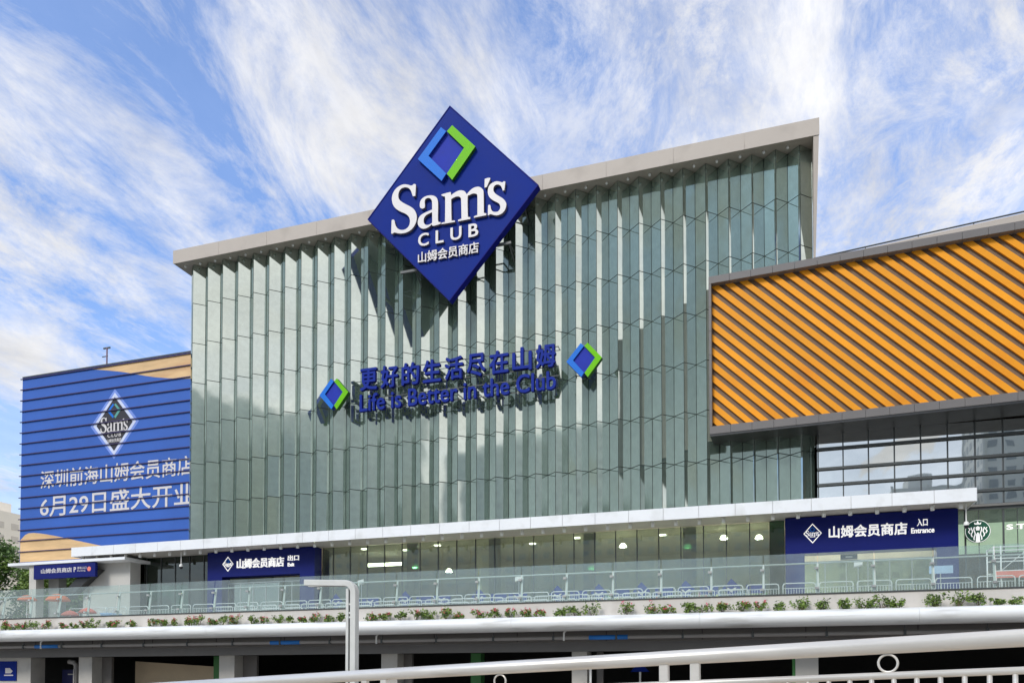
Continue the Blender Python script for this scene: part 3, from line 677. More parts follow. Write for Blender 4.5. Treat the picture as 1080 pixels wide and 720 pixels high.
# ------------------------------------------------------------------ podium with the terrace
pod = thing('terrace_podium', 'raised concrete terrace with white rounded edge above a dark car park', 'building', (-15, 45, 0))
PX0, PX1 = -75, 34
bx('deck', M_DECK, pod, PX0, PX1, 37.75, 55.6, 4.7, DZ)
bx('planter_wall', M_PLANT_WALL, pod, PX0, PX1, 37.55, 37.745, 4.3, 5.36, bevel=.015)
bx('coping', M_DGREY, pod, PX0, PX1, 37.5, 38.2, 5.361, 5.41)
mb = MB(); n = 18                                  # rounded white edge moulding in long lengths
x = PX0
while x < PX1:
    x2 = min(x+9.0, PX1); prof = []
    for i in range(n):
        a = math.pi*(.42+1.16*i/(n-1)); prof.append((36.98+.48*math.cos(a), 4.27+.345*math.sin(a)))
    prof = [(37.5, 4.60)]+prof+[(37.5, 3.92)]
    m = len(prof)
    mb.add([(x+.004, y, z) for y, z in prof]+[(x2-.004, y, z) for y, z in prof], [(i, i+1, m+i+1, m+i) for i in range(m-1)]+[tuple(range(m)), tuple(range(2*m-1, m-1, -1))])
    x = x2
o = mb.build('edge_moulding', M_MOULD, pod, True)
mod = o.modifiers.new('es', 'EDGE_SPLIT'); mod.split_angle = R(50)
bx('planter_bed', mat('soil', (.09, .07, .05, 1), .95, 0, .3, 4.), pod, PX0, PX1, 36.95, 37.545, 4.3, 4.58)
bx('fascia_beam', M_BEAM, pod, PX0, PX1, 38.2, 38.6, 3.42, 4.69)
bx('fascia_beam', M_CONC if False else mat('beam_light', srgb(132, 131, 130), .7, 0, .08, .6), pod, PX0, PX1, 39.2, 39.5, 2.98, 3.9)
bx('terrace_soffit', M_BEAM, pod, PX0, PX1, 37.5, 38.199, 4.2, 4.29)
for q in range(22):
    bx('beam_joint', M_GARAGE, pod, -72+q*4.6-.015, -72+q*4.6+.015, 38.18, 38.197, 3.45, 4.2)
pp = MB(); pp.tube([(PX0, 37.7, 3.6), (PX1, 37.7, 3.6)], .095, 10); pipe = pp.build('service_pipe', M_PIPE, pod, True)
for q in range(33):
    xa = -70+q*3.15
    mb = MB(); mb.box(xa-.02, xa+.02, 37.68, 37.72, 3.71, 4.2); mb.box(xa-.05, xa+.05, 37.58, 37.82, 3.48, 3.72); mb.build('pipe_hanger', M_DGREY, pipe)
for xa in (-42.9, -25.6, -7.4):
    mb = MB(); mb.tube([(xa-.95, 37.7, 3.6), (xa+.95, 37.7, 3.6)], .115, 10); mb.build('pipe_sleeve', M_SLEEVE, pipe, True)
for xa in (-43.3, -19.9, -9.6):
    mb = MB(); mb.tube([(xa, 37.6, 3.45), (xa, 37.6, 3.85), (xa+.1, 37.6, 3.95)], .05, 8); mb.build('pipe_outlet', M_WHITE, pipe, True)
# ground floor supports
cols = [(-62.0, -46.35, M_COLUMN), (-42.28, -41.2, M_COLUMN), (-31.45, -30.36, M_COLUMN), (-20.6, -19.61, M_COLUMN), (-9.67, -8.87, M_COLUMN), (1.18, 2.19, M_COLUMN), (12.2, 13.2, M_COLUMN)]
for i, (a, b, m) in enumerate(cols):
    bx('column', m, pod, a, b, 39.52, 40.6, 0, 2.979)
for a, b in ((-30.34, -29.36), (-19.59, -19.08), (-8.53, -8.2), (-41.18, -40.4)):
    bx('recess_panel', M_BEAM, pod, a, b, 40.3, 40.5, 0, 2.979)
o = bx('column', M_GREENCOL, pod, -15.82, -15.22, 41.0, 41.6, 0, 3.0); o['label'] = 'green painted column'
o = bx('column', M_GREENCOL, pod, -33.2, -32.5, 41.2, 41.8, 0, 3.0); o['label'] = 'green painted column'
o = bx('column', M_GREENCOL, pod, 1.05, 1.178, 39.6, 40.5, 0, 2.979)
bx('back_wall', M_GARAGE, pod, PX0, PX1, 54, 54.3, 0, 4.69)
bx('garage_floor', M_GARAGE, pod, PX0, PX1, 39.4, 54, .0, .02)
bx('garage_ceiling', M_GARAGE, pod, PX0, PX1, 39.6, 54, 4.0, 4.2)
# sloping beige ramp wall seen inside the wide bay
mb = MB(); mb.add([(-40.3, 42.2, 0), (-33.6, 42.2, 0), (-33.6, 42.2, 2.35), (-40.3, 42.2, 2.75), (-40.3, 42.4, 0), (-33.6, 42.4, 0), (-33.6, 42.4, 2.35), (-40.3, 42.4, 2.75)],
                  [(0, 1, 2, 3), (4, 7, 6, 5), (0, 4, 5, 1), (1, 5, 6, 2), (2, 6, 7, 3), (3, 7, 4, 0)]); mb.build('ramp_wall', M_GARWALL, pod)
mb = MB(); mb.tube([(-43.0, 40.0, 0), (-43.0, 40.0, 2.45), (-43.15, 40.0, 2.65), (-43.6, 40.0, 2.7)], .16, 10); mb.tube([(-42.6, 39.45, 0), (-42.6, 39.45, 2.2)], .05, 8); mb.build('drain_pipe', M_PIPE, pod, True)
bx('striped_guard', M_WHITE, pod, -8.72, -8.62, 39.40, 39.5, 0, 2.2)
# small signs at ground floor
t = thing('parking_sign', 'small blue wall sign with white mark beside the first car park bay', 'sign', (-48.0, 39.5, 2.0))
bx('panel', M_SIGNBLUE, t, -49.4, -47.55, 39.46, 39.516, 1.45, 2.75)
mb = MB(); mb.prism([(-48.5, 1.95), (-48.0, 1.95), (-47.85, 2.1), (-48.1, 2.3), (-48.5, 2.3)], 39.45, 39.457); mb.box(-48.6, -47.8, 39.45, 39.457, 1.78, 1.86); mb.build('mark', M_LETTER, t)
t = thing('notice_board', 'dark blue notice board standing inside the leftmost car park bay', 'sign', (-43.6, 41.2, 0))
bx('panel', mat('notice_navy', srgb(20, 24, 84), .5), t, -45.5, -43.6, 41.2, 41.26, .6, 2.2); bx('leg', M_DGREY, t, -45.4, -45.3, 41.27, 41.32, 0, 2.0); bx('leg', M_DGREY, t, -43.8, -43.7, 41.27, 41.32, 0, 2.0)
bx('lettering', M_COLUMN, t, -45.0, -44.1, 41.19, 41.197, 1.85, 1.92) 
t = thing('blue_bollard_sign', 'small blue arrow sign on a post behind the railing posts', 'sign', (-6.4, 41, 0))
mb = MB(); mb.prism([(-6.9, 1.95), (-5.9, 1.95), (-6.15, 2.2), (-6.4, 2.42), (-6.65, 2.2)], 41, 41.05); mb.build('panel', M_SIGNBLUE, t); bx('post', M_STEEL, t, -6.45, -6.35, 41.06, 41.12, 0, 2.1)

# ------------------------------------------------------------------ glass balustrade
bal = thing('glass_balustrade', 'long inward leaning glass balustrade with thin steel posts along the terrace', 'balustrade', (-16, 38, 5.4))
lean = .33/1.95
def by(z): return 38.0+(z-5.41)*lean
pit = 2.355
for k in range(-23, 10):
    xa = -.22+k*pit
    mb = MB(); z0, z1 = 5.42, 7.33
    mb.add([(xa+.02, by(z0), z0), (xa+pit-.02, by(z0), z0), (xa+pit-.02, by(z1), z1), (xa+.02, by(z1), z1)], [(0, 1, 2, 3)])
    g = mb.build('glass_panel', M_BAL, bal, fixn=False)
    so = g.modifiers.new('s', 'SOLIDIFY'); so.thickness = .012
    po = MB(); a, b = by(5.42)+.20, by(6.85)+.16
    po.add([(xa-.06, a-.02, 5.42), (xa+.06, a-.02, 5.42), (xa+.06, a+.06, 5.42), (xa-.06, a+.06, 5.42), (xa-.045, b-.02, 6.85), (xa+.045, b-.02, 6.85), (xa+.045, b+.04, 6.85), (xa-.045, b+.04, 6.85)],
           [(0, 3, 2, 1), (4, 5, 6, 7), (0, 1, 5, 4), (1, 2, 6, 5), (2, 3, 7, 6), (3, 0, 4, 7)])
    p = po.build('post', M_WHITE, bal)
    for zc in (5.7, 6.62):
        cl = MB(); cl.box(xa-.14, xa+.03, by(zc)-.03, by(zc)+.2, zc-.05, zc+.05); cl.build('clamp', M_STEEL, p)
mb = MB(); mb.tube([(-23*pit-.3, by(6.85)+.18, 6.87), (10*pit, by(6.85)+.18, 6.87)], .035, 8); mb.build('handrail', M_WHITE, bal, True)

# ------------------------------------------------------------------ flowering plants in the trough
PX = [-52.5, -50.8, -49.2, -47.6, -46.6, -45.73, -45.02, -44.31, -43.31, -42.39, -41.03, -40.21, -39.4, -38.6, -37.59, -37.0, -35.82, -34.3, -33.62, -32.75, -31.68, -30.96, -30.05, -29.35, -28.46, -27.45, -26.65, -25.73, -25.1, -24.17, -23.47, -22.48, -21.78, -19.98, -19.2, -18.27, -17.41, -16.61, -15.71, -15.04, -14.01, -13.1, -12.26, -11.47, -10.65, -9.6, -8.94, -8.05, -6.41, -5.2, -4.5, -3.56, -2.84, -2.04, -1.17, -.35, .35, 1.4, 2.26, 3.1, 3.89, 4.64, 5.3, 6.74, 7.59, 8.29, 9.01, 9.68]
LAMPX = -20.9
ORD = ['first', 'second', 'third', 'fourth', 'fifth', 'sixth', 'seventh', 'eighth', 'ninth', 'tenth', 'eleventh', 'twelfth', 'thirteenth', 'fourteenth', 'fifteenth', 'sixteenth', 'seventeenth', 'eighteenth', 'nineteenth', 'twentieth'] + \
      ['twenty-'+q for q in ('first', 'second', 'third', 'fourth', 'fifth', 'sixth', 'seventh', 'eighth', 'ninth')]+['thirtieth']+['thirty-'+q for q in ('first', 'second', 'third', 'fourth', 'fifth', 'sixth', 'seventh', 'eighth', 'ninth')]+['fortieth']
cnt = {}
left_sorted = [x for x in PX if x < LAMPX][::-1]; right_sorted = [x for x in PX if x >= LAMPX]
for side, lst in (('towards the blue banner', left_sorted), ('towards the round coffee emblem', right_sorted)):
    tally = {'pink': 0, 'plain': 0}
    for x in lst:
        rr = random.Random(int(x*100)+5)
        pink = (x < 0 and rr.random() < .62) or (x < -30 and rr.random() < .5)
        key = 'pink' if pink else 'plain'
        n = ORD[tally[key]]; tally[key] += 1
        lab = ('%s pink-flowered planter shrub from the lamp post %s' if pink else '%s green planter shrub without flowers from the lamp post %s') % (n, side)
        y0, z0 = 37.18, 4.57
        t = thing('flowering_shrub' if pink else 'green_shrub', lab, 'shrub', (x, y0, z0), 'small shrubs along the terrace planter')
        size = rr.uniform(.7, 1.2)*.88
        st = MB(); lf = MB(); fl = MB()
        for b in range(rr.randint(6, 9)):
            an = rr.uniform(0, 6.28); sp_ = rr.uniform(.10, .42)*size; h = rr.uniform(.22, .58)*size
            tip = Vector((x+math.cos(an)*sp_, y0+math.sin(an)*sp_*.55, z0+h))
            st.tube([(x, y0, z0-.03), ((x+tip.x)/2, (y0+tip.y)/2, z0+h*.6), tip], [.012, .009, .005], 5)
            for q in range(rr.randint(22, 34)):
                c = tip+Vector((rr.gauss(0, .085), rr.gauss(0, .06), rr.gauss(-.06, .085)))*size
                if c.z < z0-.02: c.z = z0+.02
                d1 = Vector((rr.uniform(-1, 1), rr.uniform(-1, 1), rr.uniform(-.6, .9))).normalized(); d2 = d1.cross(Vector((rr.uniform(-1, 1), rr.uniform(-1, 1), rr.uniform(-1, 1)))).normalized()
                L_ = rr.uniform(.045, .085)
                lf.quad(c-d1*L_, c+d2*L_*.5, c+d1*L_, c-d2*L_*.5, 0 if rr.random() < .7 else 1)
            if pink and rr.random() < .62:
                for q in range(rr.randint(6, 13)):
                    c = tip+Vector((rr.gauss(0, .06), rr.gauss(-.03, .04), rr.gauss(.07, .05)))*size
                    d1 = Vector((rr.uniform(-1, 1), rr.uniform(-1, 1), rr.uniform(-1, 1))).normalized(); d2 = d1.cross(Vector((rr.uniform(-1, 1), rr.uniform(-1, 1), rr.uniform(-1, 1)))).normalized()
                    fl.quad(c-d1*.038, c+d2*.03, c+d1*.038, c-d2*.03)
        st.build('stem', M_TWIG, t); lf.build('foliage', M_PLEAF, t, fixn=False)
        if fl.f: fl.build('blossom', M_PINK, t, fixn=False)
        elif pink: t['label'] = lab

# ------------------------------------------------------------------ crowd barriers on the terrace
def make_barrier():
    t = thing('crowd_barrier', 'steel crowd barrier', 'barrier', (0, 0, 0))
    w, h, r = 1.5, 1.08, .12
    fr = MB(); fr.tube([(-w/2, 0, .12), (-w/2, 0, h-r), (-w/2+r*.3, 0, h-r*.3), (-w/2+r, 0, h), (w/2-r, 0, h), (w/2-r*.3, 0, h-r*.3), (w/2, 0, h-r), (w/2, 0, .12)], .026, 8)
    fr.tube([(-w/2, 0, .16), (w/2, 0, .16)], .022, 8); fr.tube([(-w/2, 0, h-.24), (w/2, 0, h-.24)], .016, 8)
    fr.build('frame', M_GALV, t, True)
    br = MB()
    for i in range(1, 12): br.tube([(-w/2+i*w/12, 0, .16), (-w/2+i*w/12, 0, h-.24)], .01, 6)
    br.build('bars', M_GALV, t, True)
    for s in (-1, 1):
        f = MB(); f.tube([(s*w*.36, -.28, .0), (s*w*.36, 0, .17), (s*w*.36, .28, .0)], .018, 6); f.build('foot', M_GALV, t, True)
    return t
proto = make_barrier(); first = True
rows = [(40.6, -43.6, 17.0, 'front row', 0), (42.4, -33.5, -1.0, 'second row', 3), (44.4, -33.0, -4.0, 'third row', 5)]
for (y, xa, xb, rn, seed) in rows:
    x = xa; i = 0; rr = random.Random(seed)
    while x < xb:
        lab = '%s barrier of the %s behind the glass, counted from the exit portal end' % (ORD[i], rn)
        rz = rr.uniform(-.05, .05); yy = y+rr.uniform(-.06, .06)
        if first: o = proto; o.location = (x, yy, DZ); o.rotation_euler.z = rz; o['label'] = lab; o['group'] = 'crowd barriers on the terrace'; first = False
        else: dup(proto, (x, yy, DZ), lab, 'crowd barriers on the terrace', rz)
        x += 1.66+rr.uniform(-.03, .04); i += 1

# ------------------------------------------------------------------ other things on the terrace
t = thing('work_platform', 'white tubular scaffold platform with salmon skirt in front of the coffee shop', 'scaffold', (12, 43.2, DZ))
mb = MB()
for xa in (10.3, 10.6, 11.9, 13.2, 14.5):
    for ya in (43, 44.2): mb.tube([(xa, ya, DZ), (xa, ya, 7.95)], .035, 8)
for za in (7.9, 7.35, 6.75):
    for ya in (43, 44.2): mb.tube([(10.3, ya, za), (14.5, ya, za)], .028, 8)
for xa in (10.3, 11.9, 13.2, 14.5): mb.tube([(xa, 43, 7.9), (xa, 44.2, 7.9)], .028, 8)
mb.tube([(10.6, 43, 6.75), (11.9, 43, 7.9)], .02, 6); mb.tube([(11.9, 43, 7.9), (13.2, 43, 6.75)], .02, 6); mb.tube([(13.2, 43, 6.75), (14.5, 43, 7.9)], .02, 6)
mb.build('frame', M_WHITE, t, True)
bx('skirt', M_RED, t, 10.35, 14.5, 42.9, 42.93, 6.4, 6.72); bx('skirt', M_RED, t, 11.9, 14.5, 42.9, 42.93, 6.721, 7.3)
bx('platform', M_STEEL, t, 10.35, 14.5, 42.95, 44.2, 6.62, 6.7)
t = thing('notice_plate', 'small pale notice on a stand before the right jamb of the entrance portal', 'sign', (9.1, 51.5, DZ))
bx('plate', mat('pale_plate', srgb(170, 196, 224), .5), t, 9.0, 10.25, 51.5, 51.53, 7.75, 8.2); mb = MB(); mb.tube([(9.6, 51.56, DZ), (9.6, 51.56, 7.75)], .03, 8); mb.build('pole', M_STEEL, t)
def cam_dome(x, z1, lab):
    t = thing('security_camera', lab, 'camera', (x, 53.3, 12.1), 'dome cameras under the canopy')
    mb = MB(); mb.tube([(x, 53.3, 12.12), (x, 53.3, z1+.2)], .035, 8); mb.build('pole', M_WHITE, t)
    mb = MB(); mb.lathe((x, 53.3, z1), [(.05, .30), (.13, .24), (.15, .1), (.15, .05)], 14); mb.build('housing', M_WHITE, t, True)
    mb = MB(); mb.lathe((x, 53.3, z1), [(.13, .05), (.12, -.05), (.07, -.12), (0, -.14)], 14); mb.build('lens', M_BLACK, t, True)
cam_dome(-46.3, 10.8, 'white dome camera on a long stem beside the exit portal')
cam_dome(11.35, 10.75, 'white dome camera on a long stem beside the entrance portal')
for x, z, lab in ((4.7, 7.8, 'small white floodlight on a thin stem in front of the entrance doors'), (-26.0, 7.95, 'small white floodlight on a thin stem just behind the lamp post head'), (-14.9, 7.75, 'small white floodlight on a thin stem halfway along the glass front')):
    t = thing('floodlight', lab, 'floodlight', (x, 47, DZ), 'floodlights on stems along the terrace')
    mb = MB(); mb.tube([(x, 47, DZ), (x, 47, z)], .025, 6); mb.lathe((x, 47, DZ), [(.16, 0), (.16, .03), (.03, .05)], 12); mb.build('stem', M_STEEL, t)
    mb = MB(); mb.add([(x-.22, 46.85, z-.05), (x+.22, 46.85, z+.05), (x+.22, 46.95, z-.02), (x-.22, 46.95, z-.1), (x-.22, 46.85, z+.2), (x+.22, 46.85, z+.3), (x+.22, 46.95, z+.22), (x-.22, 46.95, z+.14)],
        [(0, 3, 2, 1), (4, 5, 6, 7), (0, 1, 5, 4), (1, 2, 6, 5), (2, 3, 7, 6), (3, 0, 4, 7)]); mb.build('head', M_WHITE, t)
# parasols and tub at the far end of the terrace
def parasol(x, y, zt, r, m, lab):
    t = thing('low_parasol', lab, 'parasol', (x, y, DZ), 'round parasols behind the glass')
    mb = MB(); mb.lathe((x, y, zt), [(r, -.42*r), (r*.97, -.30*r), (r*.75, -.08*r), (r*.4, .12*r), (.03, .2*r), (0, .26*r)], 16); o = mb.build('canopy', m, t, True)
    o.modifiers.new('s', 'SOLIDIFY').thickness = .02
    mb = MB(); mb.tube([(x, y, DZ), (x, y, zt+.1)], .03, 8); mb.build('pole', M_WHITE, t)
    mb = MB(); mb.lathe((x, y, DZ), [(0, .09), (.22, .08), (.25, 0)], 14); mb.build('base', M_WHITE, t)
parasol(-49.7, 42, 7.35, .62, M_ORNG, 'orange parasol nearest the tree end of the glass')
parasol(-48.0, 43, 7.45, .80, M_ORNG, 'larger orange parasol below the slanted strut')
parasol(-43.6, 40, 5.95, .55, M_SALMON, 'low salmon parasol just behind the planter by the grey wall')
parasol(-42.35, 40.2, 6.1, .55, M_SALMON, 'low salmon parasol nearer the dark shop window')
t = thing('blue_tub', 'pale blue tub standing on the terrace below the dark shop window', 'tub', (-41.2, 41, DZ))
mb = MB(); mb.lathe((-41.2, 41, DZ), [(0, 0), (.55, 0), (.62, .6), (.68, .72), (.62, .72), (.54, .1), (0, .1)], 18); mb.build('body', M_PALEBLUE, t, True)
mb = MB(); mb.tube([(-41.5, 41, DZ+.1), (-41.6, 41, DZ+1.2)], .03, 6); mb.tube([(-41.1, 41, DZ+.1), (-41.05, 41, DZ+1.05)], .03, 6); mb.build('handle', M_WHITE, t)

# ------------------------------------------------------------------ side entrance under the thin canopy
pv = thing('side_pavilion', 'thin flat white canopy on a grey column with a concrete kiosk block', 'pavilion', (-55, 53, DZ))
bx('roof', M_CANOPY, pv, -64.6, -51.5, 52.6, 56.5, 11.60, 11.85, bevel=.02)
bx('column', M_COLUMN, pv, -62.4, -61.6, 52.9, 53.7, DZ, 11.59)
bx('column', M_CONC, pv, -61.4, -60.2, 54.0, 54.8, DZ, 11.59)
bx('kiosk_wall', mat('kiosk_render', srgb(196, 194, 188), .8, 0, .06, .8, .1), pv, -57.3, -52.15, 53.9, 55.06, DZ, 11.59)
mb = MB(); mb.add([(-59.3, 53.15, 8.6), (-58.1, 53.15, 8.6), (-54.8, 53.15, 11.0), (-56.0, 53.15, 11.4), (-59.3, 53.8, 8.6), (-58.1, 53.8, 8.6), (-54.8, 53.8, 11.0), (-56.0, 53.8, 11.4)],
       [(0, 1, 2, 3), (4, 7, 6, 5), (0, 4, 5, 1), (1, 5, 6, 2), (2, 6, 7, 3), (3, 7, 4, 0)]); mb.build('strut', M_BLACKSOF, pv)
t = thing('direction_sign', 'long navy direction sign with white characters under the thin canopy', 'sign', (-57, 51.9, 10.7))
bx('panel', M_PORTAL, t, -60.55, -53.65, 51.7, 51.95, 10.15, 11.38)
text('山姆会员商店', -59.7, -56.2, 10.62, 11.05, 51.68, .019, M_LETTER, t, .02); text('P', -56.0, -55.75, 10.62, 11.05, 51.68, .019, M_LETTER, t, .03); text('停车入口', -55.6, -54.6, 10.82, 11.05, 51.68, .019, M_LETTER, t, .01); text('Parking', -55.6, -54.7, 10.62, 10.75, 51.68, .019, M_LETTER, t, .01)
outline([disc(.2, 20)], -54.3, 10.82, 51.68, .019, M_RED, t, name='mark')
t.location = t.location+Vector((-1.1, 1.0, .18))

# ------------------------------------------------------------------ lamp post
LX, LY = -9.06, 16.0
t = thing('lamp_post', 'grey square lamp post with arm bent over in front of the terrace', 'lamp post', (LX, LY, 0))
mb = MB(); zt = 3.86; rO = .30; wd_ = .20
def bent(x_in, x_out, y0, y1, tip):
    """flat bar going up and bending over towards -X and the viewer"""
    pth_o = [(x_out, 0), (x_out, zt-rO)]+[(x_out-rO+rO*math.cos(a), zt-rO+rO*math.sin(a)) for a in [math.pi/2*i/8 for i in range(1, 9)]]+[(x_out-rO-tip, zt+.05)]
    th = x_out-x_in; ri = rO-th
    pth_i = [(x_in, 0), (x_in, zt-rO)]+[(x_out-rO+ri*math.cos(a), zt-rO+ri*math.sin(a)) for a in [math.pi/2*i/8 for i in range(1, 9)]]+[(x_out-rO-tip, zt-th+.05)]
    n = len(pth_o)
    vs = [(x, y0, z) for x, z in pth_o]+[(x, y0, z) for x, z in pth_i]+[(x, y1, z) for x, z in pth_o]+[(x, y1, z) for x, z in pth_i]
    fs = []
    for i in range(n-1):
        fs += [(i, i+1, n+i+1, n+i), (2*n+i, 3*n+i, 3*n+i+1, 2*n+i+1), (i, 2*n+i, 2*n+i+1, i+1), (n+i, n+i+1, 3*n+i+1, 3*n+i)]
    fs += [(0, n, 3*n, 2*n), (n-1, 2*n+n-1, 3*n+n-1, 2*n-1)]
    mb.add(vs, fs)
bent(LX-.04, LX+.10, LY-.09, LY+.09, 1.06)
mb.build('pole', M_GREYLAMP, t, bevel=.012)
bx('flange', M_GREYLAMP, t, LX-.15, LX-.085, LY-.08, LY+.08, 0, zt-.20)
bx('slot', M_DGREY, t, LX-.083, LX-.042, LY-.04, LY+.1, 0, zt-.22)
for z in (3.1, 3.3, 3.0): bx('slot_clip', M_GREYLAMP, t, LX-.082, LX-.043, LY-.07, LY-.042, z-.02, z+.02)
bx('diffuser', M_WHITE, t, LX-1.15, LX-.45, LY-.07, LY+.07, zt-.12, zt-.108)
bx('base_plate', M_STEEL, t, LX-.28, LX+.26, LY-.24, LY+.24, 0.004, .03)

# ------------------------------------------------------------------ ramp and its railing close to the viewer
A = Vector((2.08, 7.80, 1.95)); B = Vector((-5.33, 9.62, 1.64)); D = (B-A).normalized(); LEN = 20.
side = Vector((D.y, -D.x, 0)).normalized()      # horizontal normal
if side.y < 0: side = -side
def onrail(s, dz=0): return A+D*s+Vector((0, 0, dz))
mb = MB(); a = onrail(-6, -1.18); b = onrail(LEN, -1.18); w = side*3.0; c = side*-.25
mb.add([a+c, b+c, b+w, a+w, Vector((a.x, a.y, 0))+c, Vector((b.x, b.y, 0))+c, Vector((b.x, b.y, 0))+w, Vector((a.x, a.y, 0))+w], [(0, 1, 2, 3), (4, 7, 6, 5), (0, 4, 5, 1), (1, 5, 6, 2), (2, 6, 7, 3), (3, 7, 4, 0)])
tag(mb.build('ramp', mat('ramp_paving', srgb(206, 188, 160), .85, 0, .1, 1.2, .2)), kind='structure')
t = thing('ramp_railing', 'stainless steel railing with rings between its rails along the ramp up close', 'railing', tuple(onrail(5, -1.17)))
mb = MB(); mb.tube([onrail(-6), onrail(LEN)], .078, 20); mb.build('top_rail', M_RAILST, t, True)
mb = MB(); mb.tube([onrail(-6, -.28), onrail(LEN, -.28)], .034, 14); mb.build('lower_rail', M_RAILST, t, True)
mb = MB(); mb.tube([onrail(-6, -1.05), onrail(LEN, -1.05)], .03, 12); mb.build('bottom_rail', M_RAILST, t, True)
k = -2
for k in range(-1, 5):
    s0 = 3.08+k*4.3
    for ds in (-.172, .172):
        mb = MB(); p0 = onrail(s0+ds, -1.18); p1 = onrail(s0+ds, -.06); u = D.copy(); u.z = 0; u.normalize(); v = side
        hw, hd = .05, .03
        vs = [p+u*q*hw+v*r_*hd for p in (p0, p1) for q, r_ in ((-1, -1), (1, -1), (1, 1), (-1, 1))]
        mb.add(vs, [(0, 3, 2, 1), (4, 5, 6, 7), (0, 1, 5, 4), (1, 2, 6, 5), (2, 3, 7, 6), (3, 0, 4, 7)]); mb.build('post', M_RAILST, t, bevel=.006)
    sr = 1.06+k*4.3
    c = onrail(sr, -.165); mb = MB()
    u = D.copy(); u.z = 0; u.normalize()
    pts = [c+(u*math.cos(q)+Vector((0, 0, 1))*math.sin(q))*.082 for q in [2*math.pi*i/28 for i in range(29)]]
    mb.tube(pts, .0115, 8, cap=False); mb.build('ring', M_RAILST, t, True)
    q = s0+.172+.16
    while q < s0+4.3-.172-.05:
        mb = MB(); mb.tube([onrail(q, -1.05), onrail(q, -.28)], .022, 8); mb.build('baluster', M_RAILST, t, True); q += .19

# ------------------------------------------------------------------ trees and background buildings
def tree(x, y, h, r, seed, lab, tone):
    rr = random.Random(seed)
    t = thing('broadleaf_tree', lab, 'tree', (x, y, 0), 'trees beside the banner block')
    tk = MB(); tk.tube([(x, y, 0), (x+.15, y, h*.3), (x-.1, y+.1, h*.6), (x, y, h*.85)], [.32, .25, .16, .05], 10)
    cl = []
    for b in range(9):
        an = rr.uniform(0, 6.28); z = h*rr.uniform(.3, .75); e = Vector((x+math.cos(an)*r*rr.uniform(.5, .9), y+math.sin(an)*r*rr.uniform(.5, .9), z+r*rr.uniform(.1, .6)))
        tk.tube([(x, y, z*.85), ((x+e.x)/2, (y+e.y)/2, (z+e.z)/2+.3), e], [.12, .08, .03], 6); cl.append(e)
    tk.build('trunk', M_BARK, t, True)
    for b in range(26):
        th = rr.uniform(0, 6.28); ph = rr.uniform(-.6, 1.0)
        cl.append(Vector((x+math.cos(th)*r*rr.uniform(.2, .95)*math.cos(ph*.9), y+math.sin(th)*r*rr.uniform(.2, .95)*math.cos(ph*.9), h*.62+math.sin(ph)*h*.36)))
    lf = MB()
    for c in cl:
        cr = rr.uniform(.22, .4)*r; mi = rr.choice((0, 0, 1, 1, 2)) if tone == 0 else rr.choice((1, 2, 2))
        for q in range(230):
            d = Vector((rr.gauss(0, 1), rr.gauss(0, 1), rr.gauss(0, .75))).normalized()*cr*(rr.random()**.4)
            p = c+d; u = Vector((rr.uniform(-1, 1), rr.uniform(-1, 1), rr.uniform(-.5, .5))).normalized(); w = u.cross(Vector((rr.uniform(-1, 1), rr.uniform(-1, 1), rr.uniform(-1, 1)))).normalized()
            s = rr.uniform(.17, .32)
            lf.quad(p-u*s, p+w*s*.55, p+u*s, p-w*s*.55, mi)
    lf.build('crown', M_LEAF, t, fixn=False)
tree(-110.5, 88, 25, 5.4, 1, 'tall dark tree at the photo edge below the pale tower', 0)
tree(-105, 92, 22, 4.6, 2, 'rounded tree just outside the lower corner of the banner', 0)
tree(-100, 90, 20.5, 5.0, 3, 'bright green tree behind the grey column of the thin canopy', 1)
tree(-94, 92, 21, 5.2, 4, 'bright green tree behind the direction sign', 1)
tree(-88, 91, 20.5, 5.0, 5, 'bright green tree behind the slanted strut', 1)
tree(-70, 66, 10.2, 2.4, 6, 'small dark tree behind the end of the glass balustrade', 0)
tree(-76, 70, 11.4, 3.0, 8, 'dark bushy tree beside the thin canopy edge', 0)

def tower(name, lab, x, y, w, d, h, m, fl=3.2, bay=3.4, cat='tower block', wm=None):
    t = thing(name, lab, cat, (x, y, 0))
    mb = MB(); mb.box(x-w/2, x+w/2, y-d/2, y+d/2, 0, h); mb.box(x-w*.2, x+w*.15, y-d*.2, y+d*.2, h, h+4); mb.build('wall', m, t)
    wn = MB(); fa = MB()
    z = 4.0
    while z < h-2:
        n = int(w/bay); 
        for i in range(n):
            xa = x-w/2+(i+.25)*w/n
            for yy, s in ((y-d/2, -1), (y+d/2, 1)): wn.box(xa, xa+w/n*.5, min(yy, yy+s*.06), max(yy, yy+s*.06), z, z+1.6)
        n = int(d/bay)
        for i in range(n):
            ya = y-d/2+(i+.25)*d/n
            for xx, s in ((x-w/2, -1), (x+w/2, 1)): wn.box(min(xx, xx+s*.06), max(xx, xx+s*.06), ya, ya+d/n*.5, z, z+1.6)
        z += fl
    wn.build('window_grid', wm or M_TWIN, t)
    bs = MB()
    n = max(2, int(w/8))
    for i in range(n+1):
        xa = x-w/2+i*w/n; bs.box(xa-.3, xa+.3, y-d/2-.5, y-d/2-.003, 0, h+.5); bs.box(xa-.3, xa+.3, y+d/2+.003, y+d/2+.5, 0, h+.5)
    bs.build('rib', m, t)
tower('apartment_tower', 'pale apartment tower above the trees at the edge of the photo', -193, 152, 22, 16, 43.5, M_TWHITE, wm=M_TWL)
tower('apartment_tower', 'lower pale block beside the apartment tower', -176, 170, 8, 12, 40, M_TWHITE, wm=M_TWL)
M_TDK = mat('tower_greenish', srgb(240, 242, 230), .8, 0, .1, .1); M_TWG = mat('tower_window_dull', srgb(206, 208, 198), .5)
